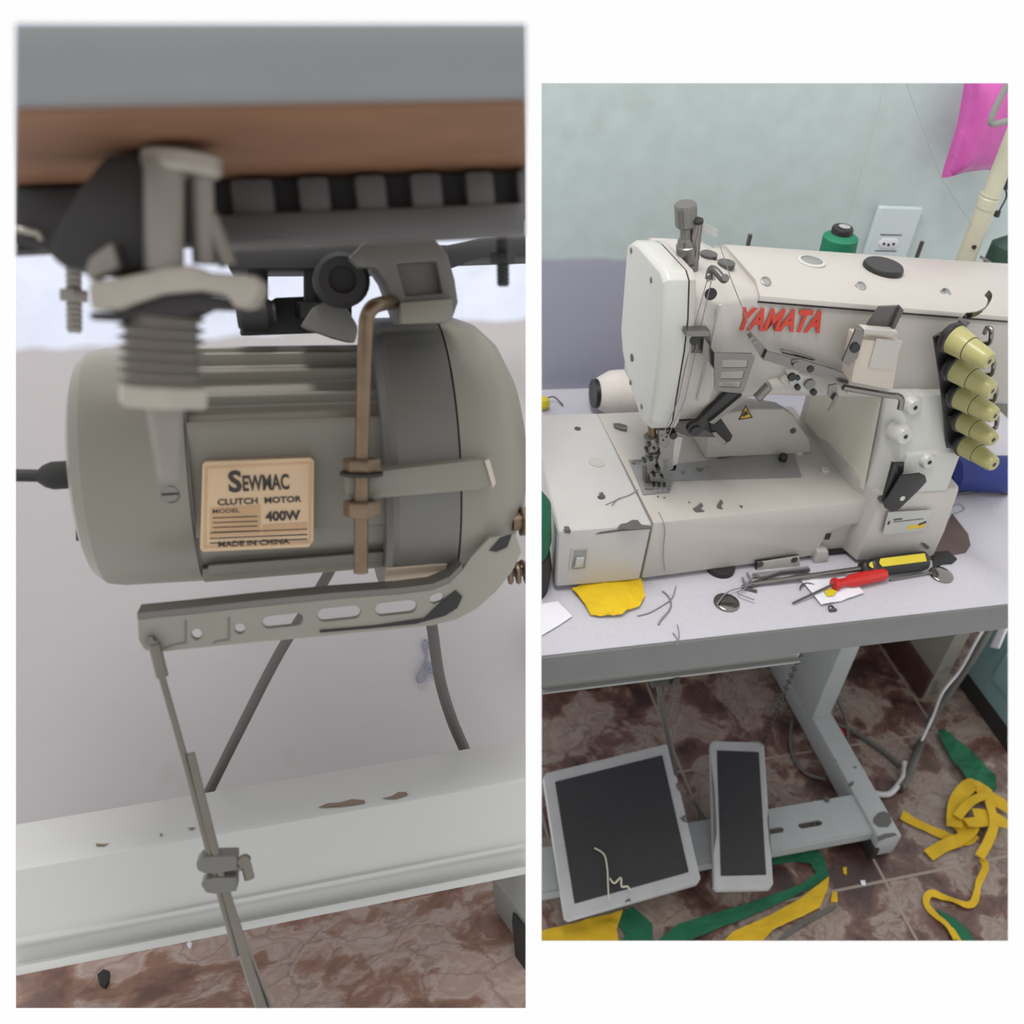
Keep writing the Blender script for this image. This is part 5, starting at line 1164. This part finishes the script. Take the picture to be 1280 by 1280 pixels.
rag('cloth_offcut', 'green offcut between the two pedals at the bottom', [(775, 1142), (790, 1134), (815, 1156), (816, 1184), (772, 1184), (782, 1170), (772, 1156)], 'green_cloth', .006, 4)
rag('cloth_offcut', 'yellow offcut at the bottom left under the large pedal', [(660, 1168), (700, 1160), (752, 1146), (778, 1140), (770, 1164), (774, 1186), (660, 1190)], 'yellow_floor', .008, 5)
rag('cloth_offcut', 'green offcut beside the yellow ribbon at the bottom right', [(1170, 1136), (1188, 1146), (1206, 1160), (1222, 1184), (1196, 1184), (1184, 1160)], 'green_cloth', .006, 6)
tg_ = thing('cloth_ribbon', R, R.at(1190, 1040, 'z', 0), 'tangle of yellow cloth ribbon on the floor at lower right', 'ribbon', 'yellow ribbons on the floor')
def strand(pts, w, seed, z=.002, wob=.5):
    b = B(); ribbon(b, [R.at(x, y, 'z', zz) for x, y, zz in [(p + (z,))[:3] if len(p) == 2 else p for p in pts]], w, .0012, 0, wob, seed); obj('ribbon_strand', b, 'yellow_floor', tg_)
strand([(1126, 1020), (1150, 1032), (1180, 1045), (1205, 1052), (1218, 1044)], .020, 1)
strand([(1160, 1070), (1180, 1058), (1200, 1050), (1215, 1036), (1205, 1030), (1192, 1036)], .024, 2, .006)
strand([(1192, 1036), (1193, 1012), (1200, 995), (1213, 982), (1222, 984), (1236, 996), (1252, 1006), (1270, 1020)], .030, 3, .012)
strand([(1196, 1022), (1212, 1004), (1232, 996), (1238, 1010), (1242, 1030), (1236, 1050), (1224, 1072)], .018, 4, .02)
strand([(1206, 1030), (1226, 1028), (1246, 1028), (1256, 1030), (1240, 1020), (1216, 1018)], .022, 5, .016)
b = B(); ribbon(b, [R.at(x, y, 'z', z) for x, y, z in ((1226, 1074, .004), (1231, 1086, .003), (1222, 1106, .003), (1218, 1126, .004), (1210, 1132, .004), (1194, 1128, .003), (1178, 1122, .004), (1162, 1118, .004), (1157, 1130, .003), (1170, 1146, .003), (1186, 1160, .003), (1200, 1182, .003))], .013, .0012, 0, .8, 9)
solo('cloth_ribbon', R, b, 'yellow_floor', 'narrow yellow ribbon snaking on the tiles to the bottom edge', 'ribbon', 'yellow ribbons on the floor')
for n_, pts, m_, lab in (('cloth_scrap', [(1040, 1114), (1046, 1116), (1047, 1128), (1038, 1128)], 'yellow_floor', 'tiny yellow cloth scrap beside the yellow offcut'), ('cloth_scrap', [(1053, 1085), (1058, 1084), (1058, 1094), (1054, 1092)], 'yellow_floor', 'tiny yellow cloth scrap below the stand foot'), ('paper_scrap', [(1075, 1101), (1081, 1101), (1082, 1107), (1077, 1107)], 'paper', 'tiny white paper scrap on the tiles below the stand foot')):
    b = B(); plate(b, R, pts, 'z', .0004, .002); solo(n_, R, b, m_, lab, 'scrap', bevel=.0004)
b = B(); ribbon(b, [R.at(x, y, 'z', .003) for x, y in ((1045, 1132), (1020, 1146), (995, 1160), (975, 1176), (960, 1190))], .008, .001, 0, .2, 3); solo('grey_strap', R, b, 'cable', 'thin dark grey strap on the tiles at the bottom by the yellow offcut', 'strap')

# ================================================================== ends of what the photographs show
def trim_to_view():
    """Cuts the walls, floors, tables and whatever else runs on past the photographs off where those end."""
    bpy.context.view_layer.update()
    t = RC.transposed()
    for o in list(bpy.data.objects):
        if o.type != 'MESH': continue
        root = o
        while root.parent: root = root.parent
        x0, y0, x1, y1 = (677, 104, 1260, 1176) if ROOT[root][0] is R else (20, 30, 657, 1260)
        mw = o.matrix_world; inv = mw.inverted()
        co = inv @ CAM
        bm = None
        for n in ((1, 0, -(x1 - PX) / F_PX), (-1, 0, (x0 - PX) / F_PX), (0, 1, -(y1 - PY) / F_PX), (0, -1, (y0 - PY) / F_PX)):
            no = (mw.to_3x3().transposed() @ (t @ Vector(n))).normalized()
            vs = bm.verts if bm else o.data.vertices
            if not any((v.co - co).dot(no) > 1e-5 for v in vs): continue
            if bm is None: bm = B(); bm.from_mesh(o.data)
            r = bmesh.ops.bisect_plane(bm, geom=bm.verts[:] + bm.edges[:] + bm.faces[:], dist=1e-6, plane_co=co, plane_no=no, clear_outer=True)
            es = [e for e in r['geom_cut'] if isinstance(e, bmesh.types.BMEdge) and e.is_boundary]
            if es: 
                g = bmesh.ops.holes_fill(bm, edges=es, sides=0)
                for f in g['faces']:
                    for e in f.edges: e.smooth = False
        if bm:
            bm.to_mesh(o.data); o.data.update(); bm.free()
            if not len(o.data.polygons): bpy.data.objects.remove(o)
trim_to_view()
for o in list(bpy.data.objects):
    if o.type == 'EMPTY' and not o.children: bpy.data.objects.remove(o)
